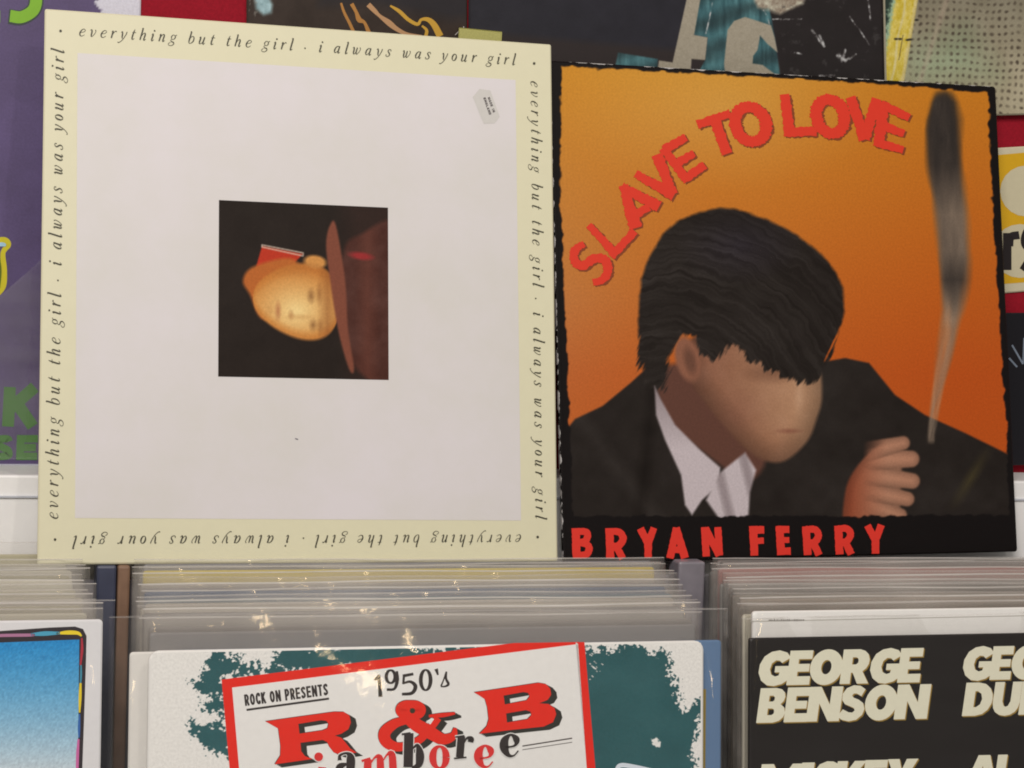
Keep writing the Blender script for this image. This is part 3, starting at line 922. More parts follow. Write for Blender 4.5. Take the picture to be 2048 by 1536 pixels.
def paint_orange(X, Y):
    n = fbm(X / 26, Y / 26, 71)
    black = np.array([15, 9, 9.])
    img = np.zeros(X.shape + (3,)) + black
    # orange sky fading down and to the right
    ty = np.clip((Y - 150) / 600, 0, 1)
    tr = np.clip((X - 1500) / 420, 0, 1)
    tl = np.clip((1420 - X) / 300, 0, 1)
    org = np.array([202, 134, 40.]) * (1 - ty[..., None]) + np.array([190, 88, 28.]) * ty[..., None]
    hot = np.clip(1 - np.hypot((X - 1440) / 330, (Y - 215) / 170), 0, 1)[..., None]
    org = org + hot * np.array([6, 16, 22.])
    org = org + tr[..., None] * np.array([-6, -14, -12.]) * (1 - .3 * ty[..., None])
    org = org + (tl * np.clip(1 - np.abs(Y - 600) / 420, 0, 1))[..., None] * np.array([-2, 16, 26.])
    wav = 7 * (fbm(X / 34 + Y / 34, (X - Y) / 34, 17, 3) - .5) + 7 * (fbm(X / 13, Y / 13, 19, 2) - .5)
    pan = sdf_poly(X, Y, [(1122, 132), (1300, 142), (1600, 158), (1975, 184), (1986, 420), (2000, 650), (2016, 920), (2018, 1030), (1600, 1032), (1146, 1034), (1134, 700), (1121, 420)]) + wav
    scene_ = org
    jac = np.array([38, 31, 27.]) + (n[..., None] - .5) * 8
    sm = lambda pts, nn=6: catmull(pts, nn, True)
    # plain figure: jacket, neck, smooth face, hair, open collar, resting hand, pale plume
    jac = jac + np.clip(1 - np.abs((X - 1230) * .8 - (Y - 930) * .6) / 26, 0, 1)[..., None] * 9 - np.clip(1 - np.abs((X - 1290) * .9 + (Y - 930) * .1) / 18, 0, 1)[..., None] * 12
    jac = jac + (fbm(X / 90, Y / 90, 44)[..., None] - .5) * 20
    shoulder = [(1100, 900), (1150, 838), (1205, 812), (1262, 765), (1300, 730), (1400, 790), (1560, 800), (1640, 725), (1690, 716), (1738, 726), (1790, 790), (1850, 830), (1930, 866), (2060, 930), (2060, 1080), (1100, 1080)]
    scene_ = lay(scene_, mask(sdf_poly(X, Y, shoulder), 2.2), jac)
    streak = np.clip(1 - np.abs((X - 1945) * .86 + (Y - 950) * .5) / 16, 0, 1) * np.clip(1 - np.abs((Y - 955)) / 70, 0, 1)
    scene_ = lay(scene_, streak * .5, (92, 80, 40))
    scene_ = lay(scene_, mask(sdf_poly(X, Y, sm([(1318, 740), (1420, 740), (1530, 880), (1500, 960), (1400, 900), (1330, 830)])), 6), (96, 60, 48))
    f = sdf_poly(X, Y, sm([(1372, 690), (1460, 640), (1580, 650), (1634, 720), (1644, 790), (1634, 836), (1612, 886), (1560, 925), (1500, 905), (1430, 830), (1380, 760)]))
    li = np.clip((X - 1360) / 250, 0, 1)
    face = np.array([128, 80, 60.]) + li[..., None] * np.array([54, 56, 42.])
    face = face - np.clip((Y - 830) / 110, 0, 1)[..., None] * np.array([18, 20, 16.])
    face = face * (.72 + .28 * np.clip(-f / 46, 0, 1))[..., None] + (fbm(X / 34, Y / 34, 29)[..., None] - .5) * 16
    scene_ = lay(scene_, mask(f, 4), face)
    scene_ = lay(scene_, mask(ell(X, Y, 1375, 718, 24, 46, -14), 4), (140, 90, 68))
    scene_ = lay(scene_, mask(ell(X, Y, 1380, 722, 11, 26, -14), 5) * .6, (84, 54, 42))
    fe = mask(f, 6)
    scene_ = lay(scene_, np.clip(1 - np.hypot((X - 1545) / 70, (Y - 745) / 26), 0, 1) * .5 * fe, (92, 58, 44))
    scene_ = lay(scene_, np.clip(1 - np.hypot((X - 1598) / 14, (Y - 790) / 46), 0, 1) * .35 * fe, (216, 176, 146))
    scene_ = lay(scene_, np.clip(1 - np.hypot((X - 1578) / 34, (Y - 862) / 7), 0, 1) * .6 * fe, (120, 66, 52))
    scene_ = lay(scene_, np.clip(1 - np.hypot((X - 1470) / 70, (Y - 830) / 60), 0, 1) * .35 * fe, (120, 72, 56))
    h = sdf_poly(X, Y, sm([(1282, 740), (1276, 640), (1290, 535), (1345, 450), (1440, 417), (1525, 436), (1610, 482), (1672, 545), (1688, 620), (1662, 700), (1622, 762), (1560, 752), (1490, 712), (1462, 690), (1420, 722), (1385, 672), (1352, 690), (1330, 775), (1300, 775)])) + 6 * (fbm(X / 16, Y / 16, 5) - .5) + 30 * (fbm((X + .5 * Y) / 7, (Y - .5 * X) / 60, 25, 3) - .5) * np.clip((Y - 640) / 60, 0, 1)
    ang = np.arctan2(Y - 860, X - 1330) * 60; rad = np.hypot(X - 1330, Y - 860)
    hair = np.array([36, 29, 25.]) + (fbm(rad / 5 + 6 * fbm(X / 40, Y / 40, 6), ang / 26, 15, 3)[..., None] - .5) * 30 + (fbm(X / 60, Y / 60, 16)[..., None] - .5) * 14
    hair = hair + np.clip(1 - np.hypot((X - 1480) / 130, (Y - 490) / 80), 0, 1)[..., None] * np.array([8, 8, 16.])
    scene_ = lay(scene_, mask(h, 3.5), hair)
    wh = np.array([196, 180, 180.])
    c1 = sdf_poly(X, Y, [(1309, 772), (1322, 800), (1350, 850), (1400, 900), (1440, 935), (1438, 970), (1404, 1000), (1384, 1030), (1370, 1010), (1362, 950), (1330, 880), (1312, 830)])
    scene_ = lay(scene_, mask(c1, 2.5), wh - np.clip((900 - Y) / 120, 0, 1)[..., None] * 50)
    c2 = sdf_poly(X, Y, [(1440, 945), (1490, 905), (1512, 940), (1500, 985), (1496, 1040), (1440, 1040), (1412, 1000)])
    scene_ = lay(scene_, mask(c2, 3), wh - (np.clip(np.sin((X - .25 * Y) / 9.0), 0, 1) * 44)[..., None])
    def caps(ax, ay, bx, by, r0, r1):
        L2 = (bx - ax) ** 2 + (by - ay) ** 2
        t_ = np.clip(((X - ax) * (bx - ax) + (Y - ay) * (by - ay)) / L2, 0, 1)
        return np.hypot(X - ax - t_ * (bx - ax), Y - ay - t_ * (by - ay)) - (r0 + (r1 - r0) * t_)
    skin = np.array([180, 126, 98.])
    palm = sdf_poly(X, Y, sm([(1690, 985), (1716, 930), (1762, 890), (1800, 900), (1800, 1000), (1790, 1070), (1695, 1070)]))
    hp = skin - np.clip((1770 - X) / 70, 0, 1)[..., None] * np.array([34, 54, 52.])
    scene_ = lay(scene_, mask(palm, 3), hp * (.8 + .2 * np.clip(-palm / 20, 0, 1))[..., None])
    for q_ in ((1740, 1010, 1800, 1030, 20, 14), (1738, 982, 1814, 998, 20, 15), (1740, 950, 1824, 962, 21, 16), (1744, 918, 1822, 918, 22, 17), (1738, 902, 1806, 886, 20, 14)):
        d_ = caps(*q_)
        rr = np.clip(-d_ / 17, 0, 1)
        side = np.clip((X - 1725) / 45, 0, 1)
        scene_ = lay(scene_, mask(d_, 2.4) * side, (skin - np.clip((1775 - X) / 60, 0, 1)[..., None] * np.array([22, 34, 32.])) * (.66 + .36 * np.sqrt(rr))[..., None])
    # rising plume: a plain wavy band, dark above, pale below
    for k_ in range(9):
        ph = k_ * 1.7
        spread = np.interp(Y, [170, 260, 420, 520, 640, 880], [20, 42, 44, 36, 15, 3])
        cx = 1897 - np.clip((Y - 620) / 250, 0, 1) * 36 + spread * (k_ - 4) / 4.0 * np.cos((Y - 200) / (150 + 9 * k_) + ph * .3) + 7 * np.sin((Y - 180) / (38 + 3 * k_) + ph)
        hw = np.interp(Y, [180, 240, 420, 520, 620, 760, 885], [8, 19, 20, 18, 10, 6, 3]) * (.7 + .6 * ((k_ * 37) % 10) / 10)
        tone = np.interp(Y, [180, 330, 430, 500, 560, 640, 880], [0, .06, .55, .5, .18, .75, .9]) * (.65 + .5 * ((k_ * 53) % 10) / 10)
        tone = np.clip(tone + .25 * (fbm(X / 12, Y / 70, 60 + k_) - .5), 0, 1)[..., None]
        pc = np.array([46, 39, 35.]) * (1 - tone) + np.array([198, 168, 140.]) * tone
        al = np.clip(1.25 - np.abs(X - cx) / hw, 0, 1) * np.interp(Y, [178, 205, 560, 660, 880, 890], [0, .9, .85, .3, .22, 0])
        scene_ = lay(scene_, al, pc)
    img = lay(img, mask(pan, 1.4), scene_)
    return img


painted(frB, 'printed_picture', (1090, 110, 2060, 1140), 520, 520, paint_orange, 1, 0.45, 0.18,
        local=(0.0022, frB.w - .0012, .0015, frB.h - .0022))

C1 = lambda pts: crop(1120, 160, 3.49, pts)
C2 = lambda pts: crop(1380, 160, 4.267, pts)
SL = []
SL.append((C1([(168, 1145, 44), (110, 1180, 58), (95, 1250, 62), (150, 1298, 62), (245, 1245, 62), (318, 1265, 66), (330, 1340, 62), (295, 1395, 54), (228, 1412, 50)]), True, False))
SL += [(C1(p), False, False) for p in (
    [(200, 1012, 50), (390, 1222, 62)], [(355, 1235, 56), (520, 1055, 56)],
    [(440, 735, 60), (525, 1035, 92)], [(430, 745, 60), (690, 885, 82)], [(495, 960, 56), (620, 885, 56)],
    [(525, 655, 52), (795, 805, 84)], [(675, 520, 78), (785, 800, 66)],
    [(715, 475, 56), (890, 705, 66)], [(722, 490, 66), (878, 400, 56)], [(800, 590, 62), (935, 512, 52)], [(872, 690, 62), (1008, 592, 56)])]
SL += [(C2(p), False, False) for p in (
    [(60, 382, 74), (340, 285, 70)], [(215, 360, 90), (312, 632, 92)],
    [(808, 122, 84), (848, 470, 92)], [(800, 442, 84), (1078, 440, 80)],
    [(1366, 146, 88), (1490, 510, 92)], [(1592, 160, 88), (1486, 505, 92)],
    [(1648, 190, 96), (1608, 560, 92)], [(1625, 205, 80), (1868, 325, 66)], [(1630, 385, 80), (1825, 458, 62)], [(1570, 525, 80), (1818, 598, 66)])]
for c, rx, ry, w_ in (((515, 378), 132, 148, 92), ((1195, 312), 120, 146, 92)):
    th = np.linspace(0, 2 * math.pi, 14, endpoint=False)
    SL.append((C2([(c[0] + rx * math.cos(t) + 18 * math.sin(t), c[1] + ry * math.sin(t), w_ + 10 * abs(math.cos(t))) for t in th]), True, True))
for lay_, off, colr, nm in ((2, (4.2, 2.6), (132, 60, 26), 'lettering_shadow'), (3, (0, 0), (220, 52, 30), 'lettering')):
    ink = Ink(frB, lay_)
    for pts, sm, cl in SL:
        P = np.array(pts); P[:, :2] += off
        ink.stroke(P, smooth=sm, closed=cl, jit=.34, n=9)
    ink.build(nm, colr)
K1 = lambda *pts: crop(1120, 1030, 5.689, pts)
K2 = lambda *pts: crop(1460, 1030, 5.689, pts)
ink = Ink(frB, 3)
RED = []
RED += [(K1((175, 150, 92), (188, 495, 92)), 0), (K1((180, 188, 76), (285, 190, 78), (312, 240, 80), (278, 300, 78), (190, 310, 70)), 1), (K1((190, 318, 70), (298, 330, 78), (328, 390, 82), (292, 450, 80), (190, 458, 76)), 1)]
RED += [(K1((560, 150, 92), (570, 495, 92)), 0), (K1((555, 190, 76), (670, 195, 80), (716, 270, 82), (668, 345, 80), (580, 352, 70)), 1), (K1((628, 340, 84), (712, 495, 80)), 0)]
RED += [(K1((912, 152, 84), (1000, 325, 84)), 0), (K1((1066, 145, 78), (1000, 325, 78)), 0), (K1((1000, 290, 86), (1000, 485, 84)), 0)]
RED += [(K1((1325, 145, 84), (1248, 492, 84)), 0), (K1((1318, 145, 84), (1420, 490, 92)), 0), (K1((1270, 395, 76), (1392, 395, 76)), 0)]
RED += [(K1((1642, 138, 82), (1662, 472, 82)), 0), (K1((1650, 150, 84), (1812, 462, 84)), 0), (K1((1793, 138, 80), (1812, 460, 80)), 0)]
RED += [(K2((260, 126, 98), (275, 462, 86)), 0), (K2((222, 170, 86), (386, 168, 86)), 0), (K2((250, 296, 68), (382, 292, 72)), 0)]
RED += [(K2((560, 126, 90), (578, 456, 90)), 0), (K2((522, 166, 82), (672, 164, 80)), 0), (K2((560, 286, 64), (672, 284, 66)), 0), (K2((540, 414, 84), (688, 410, 86)), 0)]
for dx, dy in ((0, 0), (364, -8)):
    RED += [(K2((862 + dx, 130 + dy, 90), (880 + dx, 456 + dy, 90)), 0), (K2((858 + dx, 164 + dy, 76), (965 + dx, 166 + dy, 80), (1004 + dx, 232 + dy, 80), (962 + dx, 305 + dy, 78), (880 + dx, 314 + dy, 70)), 1), (K2((938 + dx, 300 + dy, 86), (1012 + dx, 456 + dy, 84)), 0)]
RED += [(K2((1560, 118, 80), (1652, 290, 82)), 0), (K2((1718, 112, 80), (1652, 290, 80)), 0), (K2((1651, 260, 86), (1652, 440, 84)), 0)]
for pts, s_ in RED:
    ink.stroke(pts, smooth=bool(s_), jit=.14, n=7)
ink.build('lettering', (224, 50, 36))

# ------------------------------------------------------------------ records filed in the bin
ILL = 0.86                         # a little light is lost in the clear outer sleeves
LEAN = math.radians(6.5)
SZ, CZ = math.sin(LEAN), math.cos(LEAN)
CARD = 0.317
SHAPES = {}


def pouch_mesh(x0, x1, top, seed, t=0.0035, drop=-0.318):
    r = np.random.default_rng(seed)
    nx, nz = 44, 12
    xs = np.linspace(x0, x1, nx)
    zs = np.concatenate([[drop], np.linspace(-0.12, top, nz - 1)])
    V = []; F = []
    ph = r.random(6) * 6.28
    for side, y0 in ((0, -0.0012), (1, t + 0.0010)):
        for z in zs:
            up = np.clip((z + 0.02) / (top + 0.02), 0, 1)
            for x in xs:
                e = min(x - x0, x1 - x)
                ed = np.clip(e / 0.012, 0, 1)
                wv = 0.0005 * math.sin(x * 60 + ph[0]) + 0.0004 * math.sin(x * 135 + z * 80 + ph[1])
                cr = math.exp(-((e / 0.02) ** 2)) * up * 0.0016 * math.sin(z * 520 + x * 330 + ph[2])
                flare = (0.0007 + 0.0006 * math.sin(x * 22 + ph[3])) * up
                s = -1 if side == 0 else 1
                y = y0 + s * flare * ed + wv * (0.3 + up) * ed + cr
                mid = t / 2
                y = mid + (y - mid) * (0.25 + 0.75 * ed)
                dz = up * (0.0005 * math.sin(x * 13 + ph[4]) + 0.00022 * math.sin(x * 47 + ph[5]))
                V.append((x, y, z + dz))
    nz_ = len(zs)
    for side in (0, 1):
        b = side * nx * nz_
        for j in range(nz_ - 1):
            for i in range(nx - 1):
                q = [b + j * nx + i, b + j * nx + i + 1, b + (j + 1) * nx + i + 1, b + (j + 1) * nx + i]
                F.append(q if side == 0 else q[::-1])
    for j in range(nz_ - 1):
        for i in (0, nx - 1):
            a = j * nx + i; c = nx * nz_ + j * nx + i
            q = [a, a + nx, c + nx, c]
            F.append(q if i == 0 else q[::-1])
    # rims: thin pale strips added as bright lines along both top edges
    RV = []; RF = []
    for side in (0, 1):
        b = side * nx * nz_ + (nz_ - 1) * nx
        base = len(RV)
        for i in range(nx):
            x, y, z = V[b + i]
            th = 0.00016
            for dy, dz in ((-th, -0.0003), (-th, 0.0002), (th, 0.0002), (th, -0.0003)):
                RV.append((x, y + dy, z + dz))
        for i in range(nx - 1):
            for k in range(4):
                a = base + i * 4 + k; c = base + i * 4 + (k + 1) % 4
                RF.append([a, a + 4, c + 4, c][::-1])
    return V, F, RV, RF


MAT_POUCH = mat_plastic(0.075, (0.93, 0.90, 0.85))
MAT_POUCH_CLEAR = mat_plastic(0.007, (0.85, 0.84, 0.82), 'clear_plastic', 0.05)
MAT_RIM = [mat_plastic(h_, (0.92, 0.9, 0.87), 'plastic_edge') for h_ in (.12, .55, .3, .2, .42)]


def record(name, xl, Y, ztop, color, seed, pouch=(0.006, 0.006, 0.011), clear=False, label=None, group=None, corner=0.002, has_pouch=True, width=CARD, yaw=0.0, t=0.0035, lean=LEAN):
    """a record in its card sleeve and clear outer sleeve; local origin at the top left corner of the card"""
    ez = np.array([0, math.sin(lean), math.cos(lean)])
    ex = np.array([math.cos(yaw), math.sin(yaw), 0])
    f = Frame(name, np.array([xl, Y, ztop]), ex, ez, width, width)
    # move the root to the foot of the record (its base)
    card(f, 'card_sleeve', mat_print(color, 0.45), t=t, corner=corner, z0=-0.315, h=0.315)
    if has_pouch:
        V, F, RV, RF = pouch_mesh(-pouch[0], width + pouch[1], pouch[2], seed, t)
        p = mesh_obj('outer_sleeve', V, F, MAT_POUCH_CLEAR if clear else MAT_POUCH, f.root, smooth=True)
        mesh_obj('rim', RV, RF, MAT_RIM[seed % 5], p)
    if label:
        tag(f.root, label, 'record', group)
    return f


GREYS = [(150, 140, 130), (120, 116, 118), (170, 160, 146), (92, 84, 82), (196, 188, 176), (64, 76, 92), (140, 128, 90), (110, 70, 64), (60, 54, 54), (176, 170, 164), (126, 118, 96), (84, 92, 100)]



def z_at(px, py, Y):
    d = px_ray(np.array([px, py], float)); t_ = (Y - CAM_P[1]) / d[1]
    return (CAM_P + d * t_)[2]


def x_at(px, py, Y):
    d = px_ray(np.array([px, py], float)); t_ = (Y - CAM_P[1]) / d[1]
    return (CAM_P + d * t_)[0]


def stack(n, px_x, rims, xl0, xl1, cols, seed, label, group, y_front, own={}):
    """records filed one behind another; rims are the heights of their sleeve mouths read off the photo"""
    for i in range(n):
        tt = i / (n - 1)
        if i == 0:
            Yc, top = 0.0125, -0.001
        elif i == 1:
            Yc, top = 0.0004, -0.001
        else:
            Yc = -0.0068 + (y_front + 0.0068) * (i - 2) / (n - 3)
        if i == 0:
            pz = .0075; z = z_at(px_x, rims[0], Yc) - pz
        elif i == 1:
            pz = -.0012; z = -0.0003
        else:
            k_ = (i - 2) / (n - 3) * (len(rims) - 2) + 1
            py = np.interp(k_, range(len(rims)), rims)
            pz = random.uniform(.006, .0105); z = z_at(px_x, py, Yc) - pz
        xl = xl0 + (xl1 - xl0) * tt + random.uniform(-.0025, .0025)
        record('filed_record', xl, Yc, z, cols[i % len(cols)], seed + i, (random.uniform(.002, .006), random.uniform(.003, .010), pz),
               label=own.get(i, label), group=group, t=.003)


# left stack
stack(13, 100, [1083, 1120, 1130, 1138, 1150, 1160, 1170, 1180, 1190, 1200, 1208, 1216], -0.2985, -0.2945,
      [(168, 158, 128), (150, 142, 124), (176, 168, 150), (140, 132, 104), (188, 180, 160), (158, 150, 120)], 100,
      'plastic sleeved record filed behind the white cover with a blue picture', 'records in the stack behind the blue picture cover', -0.0965)
fL = record('blue_picture_record', -0.2885, -0.1045, -0.0127, (212, 206, 203), 150, (.005, .0065, .0095), clear=True, t=.0035,
            label='white record cover with rounded black frame round a blue sky picture')

# centre stack
stack(13, 750, [1119, 1118, 1132, 1144, 1152, 1164, 1176, 1188, 1198, 1206, 1214, 1232], 0.0600, 0.0530,
      [(150, 140, 130), (120, 116, 118), (188, 164, 60), (150, 140, 130), (120, 112, 110), (44, 70, 104), (52, 84, 100), (150, 140, 126), (170, 160, 146), (110, 104, 100), (150, 142, 134), (128, 120, 114), (128, 122, 118)], 200,
      'plastic sleeved record filed behind the red framed cover with teal blots', 'records in the stack behind the red framed cover', -0.0915,
      {2: 'plastic sleeved mustard yellow record just under the cream record cover', 5: 'plastic sleeved navy blue record in the stack behind the red framed cover'})
fBlue = record('blue_grained_record', 0.0685, -0.0985, -0.0312, (92, 118, 150), 240, has_pouch=False, t=.003,
               label='blue leather grained record cover peeking out behind the red framed cover')
fE = record('white_edged_record', float(x_at(257, 1400, -0.0953)), -0.0953, -0.0325, (222, 214, 204), 241, has_pouch=False, t=.0025,
            label='plain white record cover sticking out past the left edge of the red framed cover')
fC = record('red_framed_record', 0.0532, -0.105, -0.0300, (224, 217, 208), 250, (.021, .0155, .0185), clear=True, corner=.0055, width=.3185,
            label='white record cover with teal blots and a tilted red frame of lettering')

# right stack
stack(13, 1750, [1118, 1117, 1126, 1136, 1144, 1152, 1160, 1168, 1176, 1186, 1194, 1204], 0.4240, 0.4040,
      [(120, 114, 108), (96, 88, 84), (150, 74, 66), (140, 96, 88), (120, 114, 108), (112, 104, 98), (84, 76, 70), (60, 52, 46), (110, 100, 88), (128, 112, 96), (96, 84, 70), (116, 104, 90), (188, 178, 158)], 300,
      'plastic sleeved record filed behind the black cover with cream names', 'records in the stack behind the black cover with names', -0.0905,
      {2: 'plastic sleeved brick red record just under the orange record cover'})
fW = record('plain_white_record', 0.4045, -0.0985, -0.0145, (232, 225, 212), 340, (.004, .004, .004), clear=True,
            label='plain white record cover with tiny print just behind the black cover', t=.003)
fR = record('cream_name_record', 0.4005, -0.1055, -0.0290, (20, 14, 12), 350, (.0045, .006, .012), clear=True, corner=.0015,
            label='black record cover printed with thick cream slanted names')

# ---- art of the blue picture cover
ink = Ink(fL, 1)
D5 = lambda pts: crop(0, 1200, 4.571, pts)


def rounded(pts):
    return [p[:2] for p in pts]


ink.poly([(-900, 1290), (-300, 1275), (0, 1262), (100, 1255), (150, 1253), (166, 1258), (173, 1272), (172, 1320), (168, 1440), (163, 1580), (155, 2300), (-900, 2300)])
ink.build('black_frame', (44, 36, 40), rough=.4)
for pts, c in (([(-60, 1274, 4), (0, 1271, 6), (60, 1270, 6), (70, 1269, 3)], (168, 110, 140)), ([(62, 1269, 5), (90, 1267, 9), (120, 1266, 5)], (70, 150, 176)),
               ([(112, 1267, 3), (135, 1265, 8), (155, 1266, 7), (163, 1272, 3)], (226, 196, 40)), ([(163.5, 1276, 3), (164, 1300, 5), (161, 1330, 3)], (170, 40, 56)),
               ([(162, 1330, 3), (162, 1350, 4), (161, 1366, 3)], (60, 130, 150)), ([(161, 1366, 4), (160, 1395, 6), (159, 1425, 3)], (220, 190, 40)),
               ([(159, 1428, 3), (158, 1455, 5), (158, 1475, 3)], (50, 96, 160)), ([(157, 1478, 4), (155, 1510, 6), (154, 1560, 5)], (196, 96, 150))):
    ink = Ink(fL, 2); ink.stroke(pts); ink.build('coloured_line', c, rough=.4)


def paint_sky(X, Y):
    t = np.clip((Y - 1280) / 230, 0, 1.2)[..., None]
    img = np.array([28, 128, 186.]) * (1 - t) + np.array([170, 190, 200.]) * t
    return img + (fbm(X / 2.2, Y / 2.2, 3, 2)[..., None] - .5) * np.array([30, 36, 34.])


def warped_panel(fr_, name, quad, nx, nz, fn, layer):
    q = fr_.loc(np.array(quad, float))        # tl tr br bl
    u, v = np.meshgrid(np.linspace(0, 1, nx), np.linspace(0, 1, nz))
    L = (1 - u)[..., None] * (1 - v)[..., None] * q[3] + u[..., None] * (1 - v)[..., None] * q[2] + u[..., None] * v[..., None] * q[1] + (1 - u)[..., None] * v[..., None] * q[0]
    P = fr_.px_of(L[..., 0], L[..., 1])
    img = fn(P[..., 0], P[..., 1])
    V = np.stack([L[..., 0], np.full(L.shape[:2], -layer * LAYER), L[..., 1]], -1).reshape(-1, 3)
    i = np.arange(nx * nz).reshape(nz, nx)
    Q = np.stack([i[:-1, :-1], i[:-1, 1:], i[1:, 1:], i[1:, :-1]], -1).reshape(-1, 4)
    o = mesh_obj(name, V, Q, mat_attr(.42), fr_.root)
    a = o.data.color_attributes.new('Col', 'FLOAT_COLOR', 'POINT')
    a.data.foreach_set('color', np.concatenate([alb(img).reshape(-1, 3), np.ones((nx * nz, 1))], 1).astype(np.float32).ravel())
    return o


warped_panel(fL, 'sky_picture', [(-860, 1318), (158.5, 1279), (148, 2200), (-860, 2200)], 300, 260, paint_sky, 2)

# ---- art of the red framed cover
ZB = fC.loc(np.array([[700., 1850]]))[0, 1]


def paint_rb(X, Y):
    n1 = fbm(X / 24, Y / 24, 81, 5); n2 = fbm(X / 7, Y / 7, 91, 4); n3 = fbm((X + .8 * Y) / 18, (Y - .8 * X) / 5, 95, 4)
    img = np.zeros(X.shape + (3,)) + np.array([224, 217, 208.])
    teal = np.array([40, 84, 86.]) + (fbm(X / 50, Y / 50, 6)[..., None] - .5) * 12
    n4 = fbm(X / 3.6, Y / 4.2, 97, 3)
    rag = 34 * (n1 - .5) + 40 * (n2 - .5) + 26 * (n4 - .5)
    for poly, k_ in (([(392, 1372), (408, 1340), (428, 1302), (448, 1300), (440, 1345), (425, 1400), (395, 1392)], 1.0),
                     ([(430, 1310), (448, 1300), (520, 1340), (470, 1352), (445, 1352), (450, 1420), (436, 1424), (410, 1388)], 1.6),
                     ([(545, 1298), (640, 1290), (1010, 1292), (1010, 1330), (560, 1345), (500, 1352), (520, 1335), (560, 1325)], 1.15),
                     ([(380, 1442), (425, 1450), (460, 1464), (460, 1514), (420, 1497), (392, 1472)], .75)):
        s = sdf_poly(X, Y, poly) + rag * k_ - 2
        img = lay(img, mask(s, .8), teal)
    s = sdf_poly(X, Y, [(1160, 1284), (1190, 1300), (1225, 1296), (1270, 1284), (1300, 1304), (1325, 1300), (1345, 1340), (1352, 1385), (1372, 1420), (1402, 1405), (1402, 1460), (1385, 1500), (1402, 1560), (1402, 2400), (1100, 2400)]) + 30 * (n1 - .5) + 34 * (n2 - .5) + 30 * (n4 - .5)
    img = lay(img, mask(s, .8), teal)
    spk = (n3 > .69) & (sdf_poly(X, Y, [(1165, 1290), (1215, 1330), (1180, 1360), (1160, 1330)]) < 0)
    img = lay(img, spk * 1.0, (224, 217, 208))
    s2 = sdf_poly(X, Y, [(1300, 1480), (1312, 1473), (1322, 1485), (1318, 1494), (1306, 1490)]) + 12 * (n2 - .5)
    img = lay(img, mask(s2, .8), (224, 217, 208))
    # foxed, rubbed top edge
    img = lay(img, mask(Y - (1291 - .0195 * (X - 700)) - 5 * (n2 - .3), 1) * (n1 > .42), (206, 196, 176))
    return img


q = fC.loc(np.array([[296., 1300], [1404, 1300]]))
painted(fC, 'teal_blots', None, 720, 330, paint_rb, 1, .42, local=(0.0018, fC.w - .0018, -0.080, -0.0012))
WHITE = (226, 219, 211)
ink = Ink(fC, 2)
yt = lambda x, y0, x0: y0 - .125 * (x - x0)
xe = 443 + (1359 - 1286) / .125
ink.poly([(443, 1359), (xe, 1286), (1151, 1284), (1168.5, 1284), (1190.5, 1536), (1212, 1790), (481, 1790), (459, 1536)])
ink.build('red_frame', (222, 34, 18), rough=.45)
ink = Ink(fC, 3)
xi = 464 + (1375 - 1288) / .125
ink.poly([(464, 1375), (xi - 4, 1288), (1151, 1284.6), (1173, 1536), (1195, 1780), (500, 1780), (478, 1536)])
ink.build('white_panel', WHITE, rough=.45)
J = lambda *p: crop(480, 1310, 2.968, p)
BLK = (48, 40, 38); RD = (214, 42, 26)
ink = Ink(fC, 4)
caps_line(ink, 'ROCK ON PRESENTS', J((30, 302))[0], J((524, 236))[0], (-2.6, -22.6), weight=.17, gap=.09, space=.24)
ink.stroke(J((38, 325), (527, 258)), 4.0, smooth=False)
ink.build('lettering', BLK)
ink = Ink(fC, 4)
ink.stroke(J((797, 146, 14), (815, 135, 20), (826, 118, 16)), n=4); ink.stroke(J((823, 118, 18), (833, 248, 24)), smooth=False)
ink.stroke(J(*[(893 + 26 * math.cos(t), 128 + 38 * math.sin(t), 12 + 8 * abs(math.cos(t))) for t in np.linspace(0, 6.283, 12, endpoint=False)]), closed=True, n=4)
ink.stroke(J((930, 95, 14), (932, 150, 22), (915, 200, 16), (870, 205, 16)), n=5)
ink.stroke(J((1028, 112, 16), (965, 124, 18)), smooth=False); ink.stroke(J((972, 122, 14), (968, 172, 14)), smooth=False)
ink.stroke(J((965, 168, 12), (1010, 158, 16), (1040, 185, 24), (1020, 225, 20), (960, 232, 16)), n=5)
ink.stroke(J(*[(1101 + 29 * math.cos(t), 148 + 60 * math.sin(t), 11 + 12 * abs(math.cos(t))) for t in np.linspace(0, 6.283, 12, endpoint=False)]), closed=True, n=4)
ink.stroke(J((1163, 82, 22), (1174, 118, 10)), smooth=False)
ink.stroke(J((1224, 98, 10), (1222, 140, 14), (1236, 172, 16), (1215, 186, 10), (1190, 186, 8)), n=5)
ink.stroke(J((1224, 98, 10), (1206, 150, 8), (1192, 184, 10)), n=5)
ink.build('lettering', BLK)
Rp = J((150, 393), (420, 355), (560, 336), (615, 337), (648, 358), (657, 400), (642, 440), (600, 466), (562, 478), (600, 490), (630, 525), (655, 556), (692, 578), (600, 592), (556, 578), (530, 545), (515, 515), (490, 503), (358, 520), (362, 570), (385, 600), (430, 616), (205, 648), (238, 596), (240, 540), (232, 480), (226, 436), (190, 415))
Rh = J((345, 408), (480, 386), (512, 390), (524, 408), (518, 434), (490, 446), (352, 466))
Bp = J((1388, 221), (1600, 190), (1770, 164), (1815, 172), (1840, 200), (1845, 235), (1825, 265), (1775, 286), (1830, 290), (1866, 315), (1875, 352), (1856, 398), (1800, 424), (1600, 445), (1418, 467), (1462, 422), (1474, 380), (1466, 310), (1452, 262), (1420, 240))
Bh = [J((1563, 240), (1680, 219), (1708, 224), (1718, 244), (1700, 268), (1570, 293)), J((1578, 346), (1695, 326), (1722, 334), (1728, 356), (1705, 380), (1583, 400))]
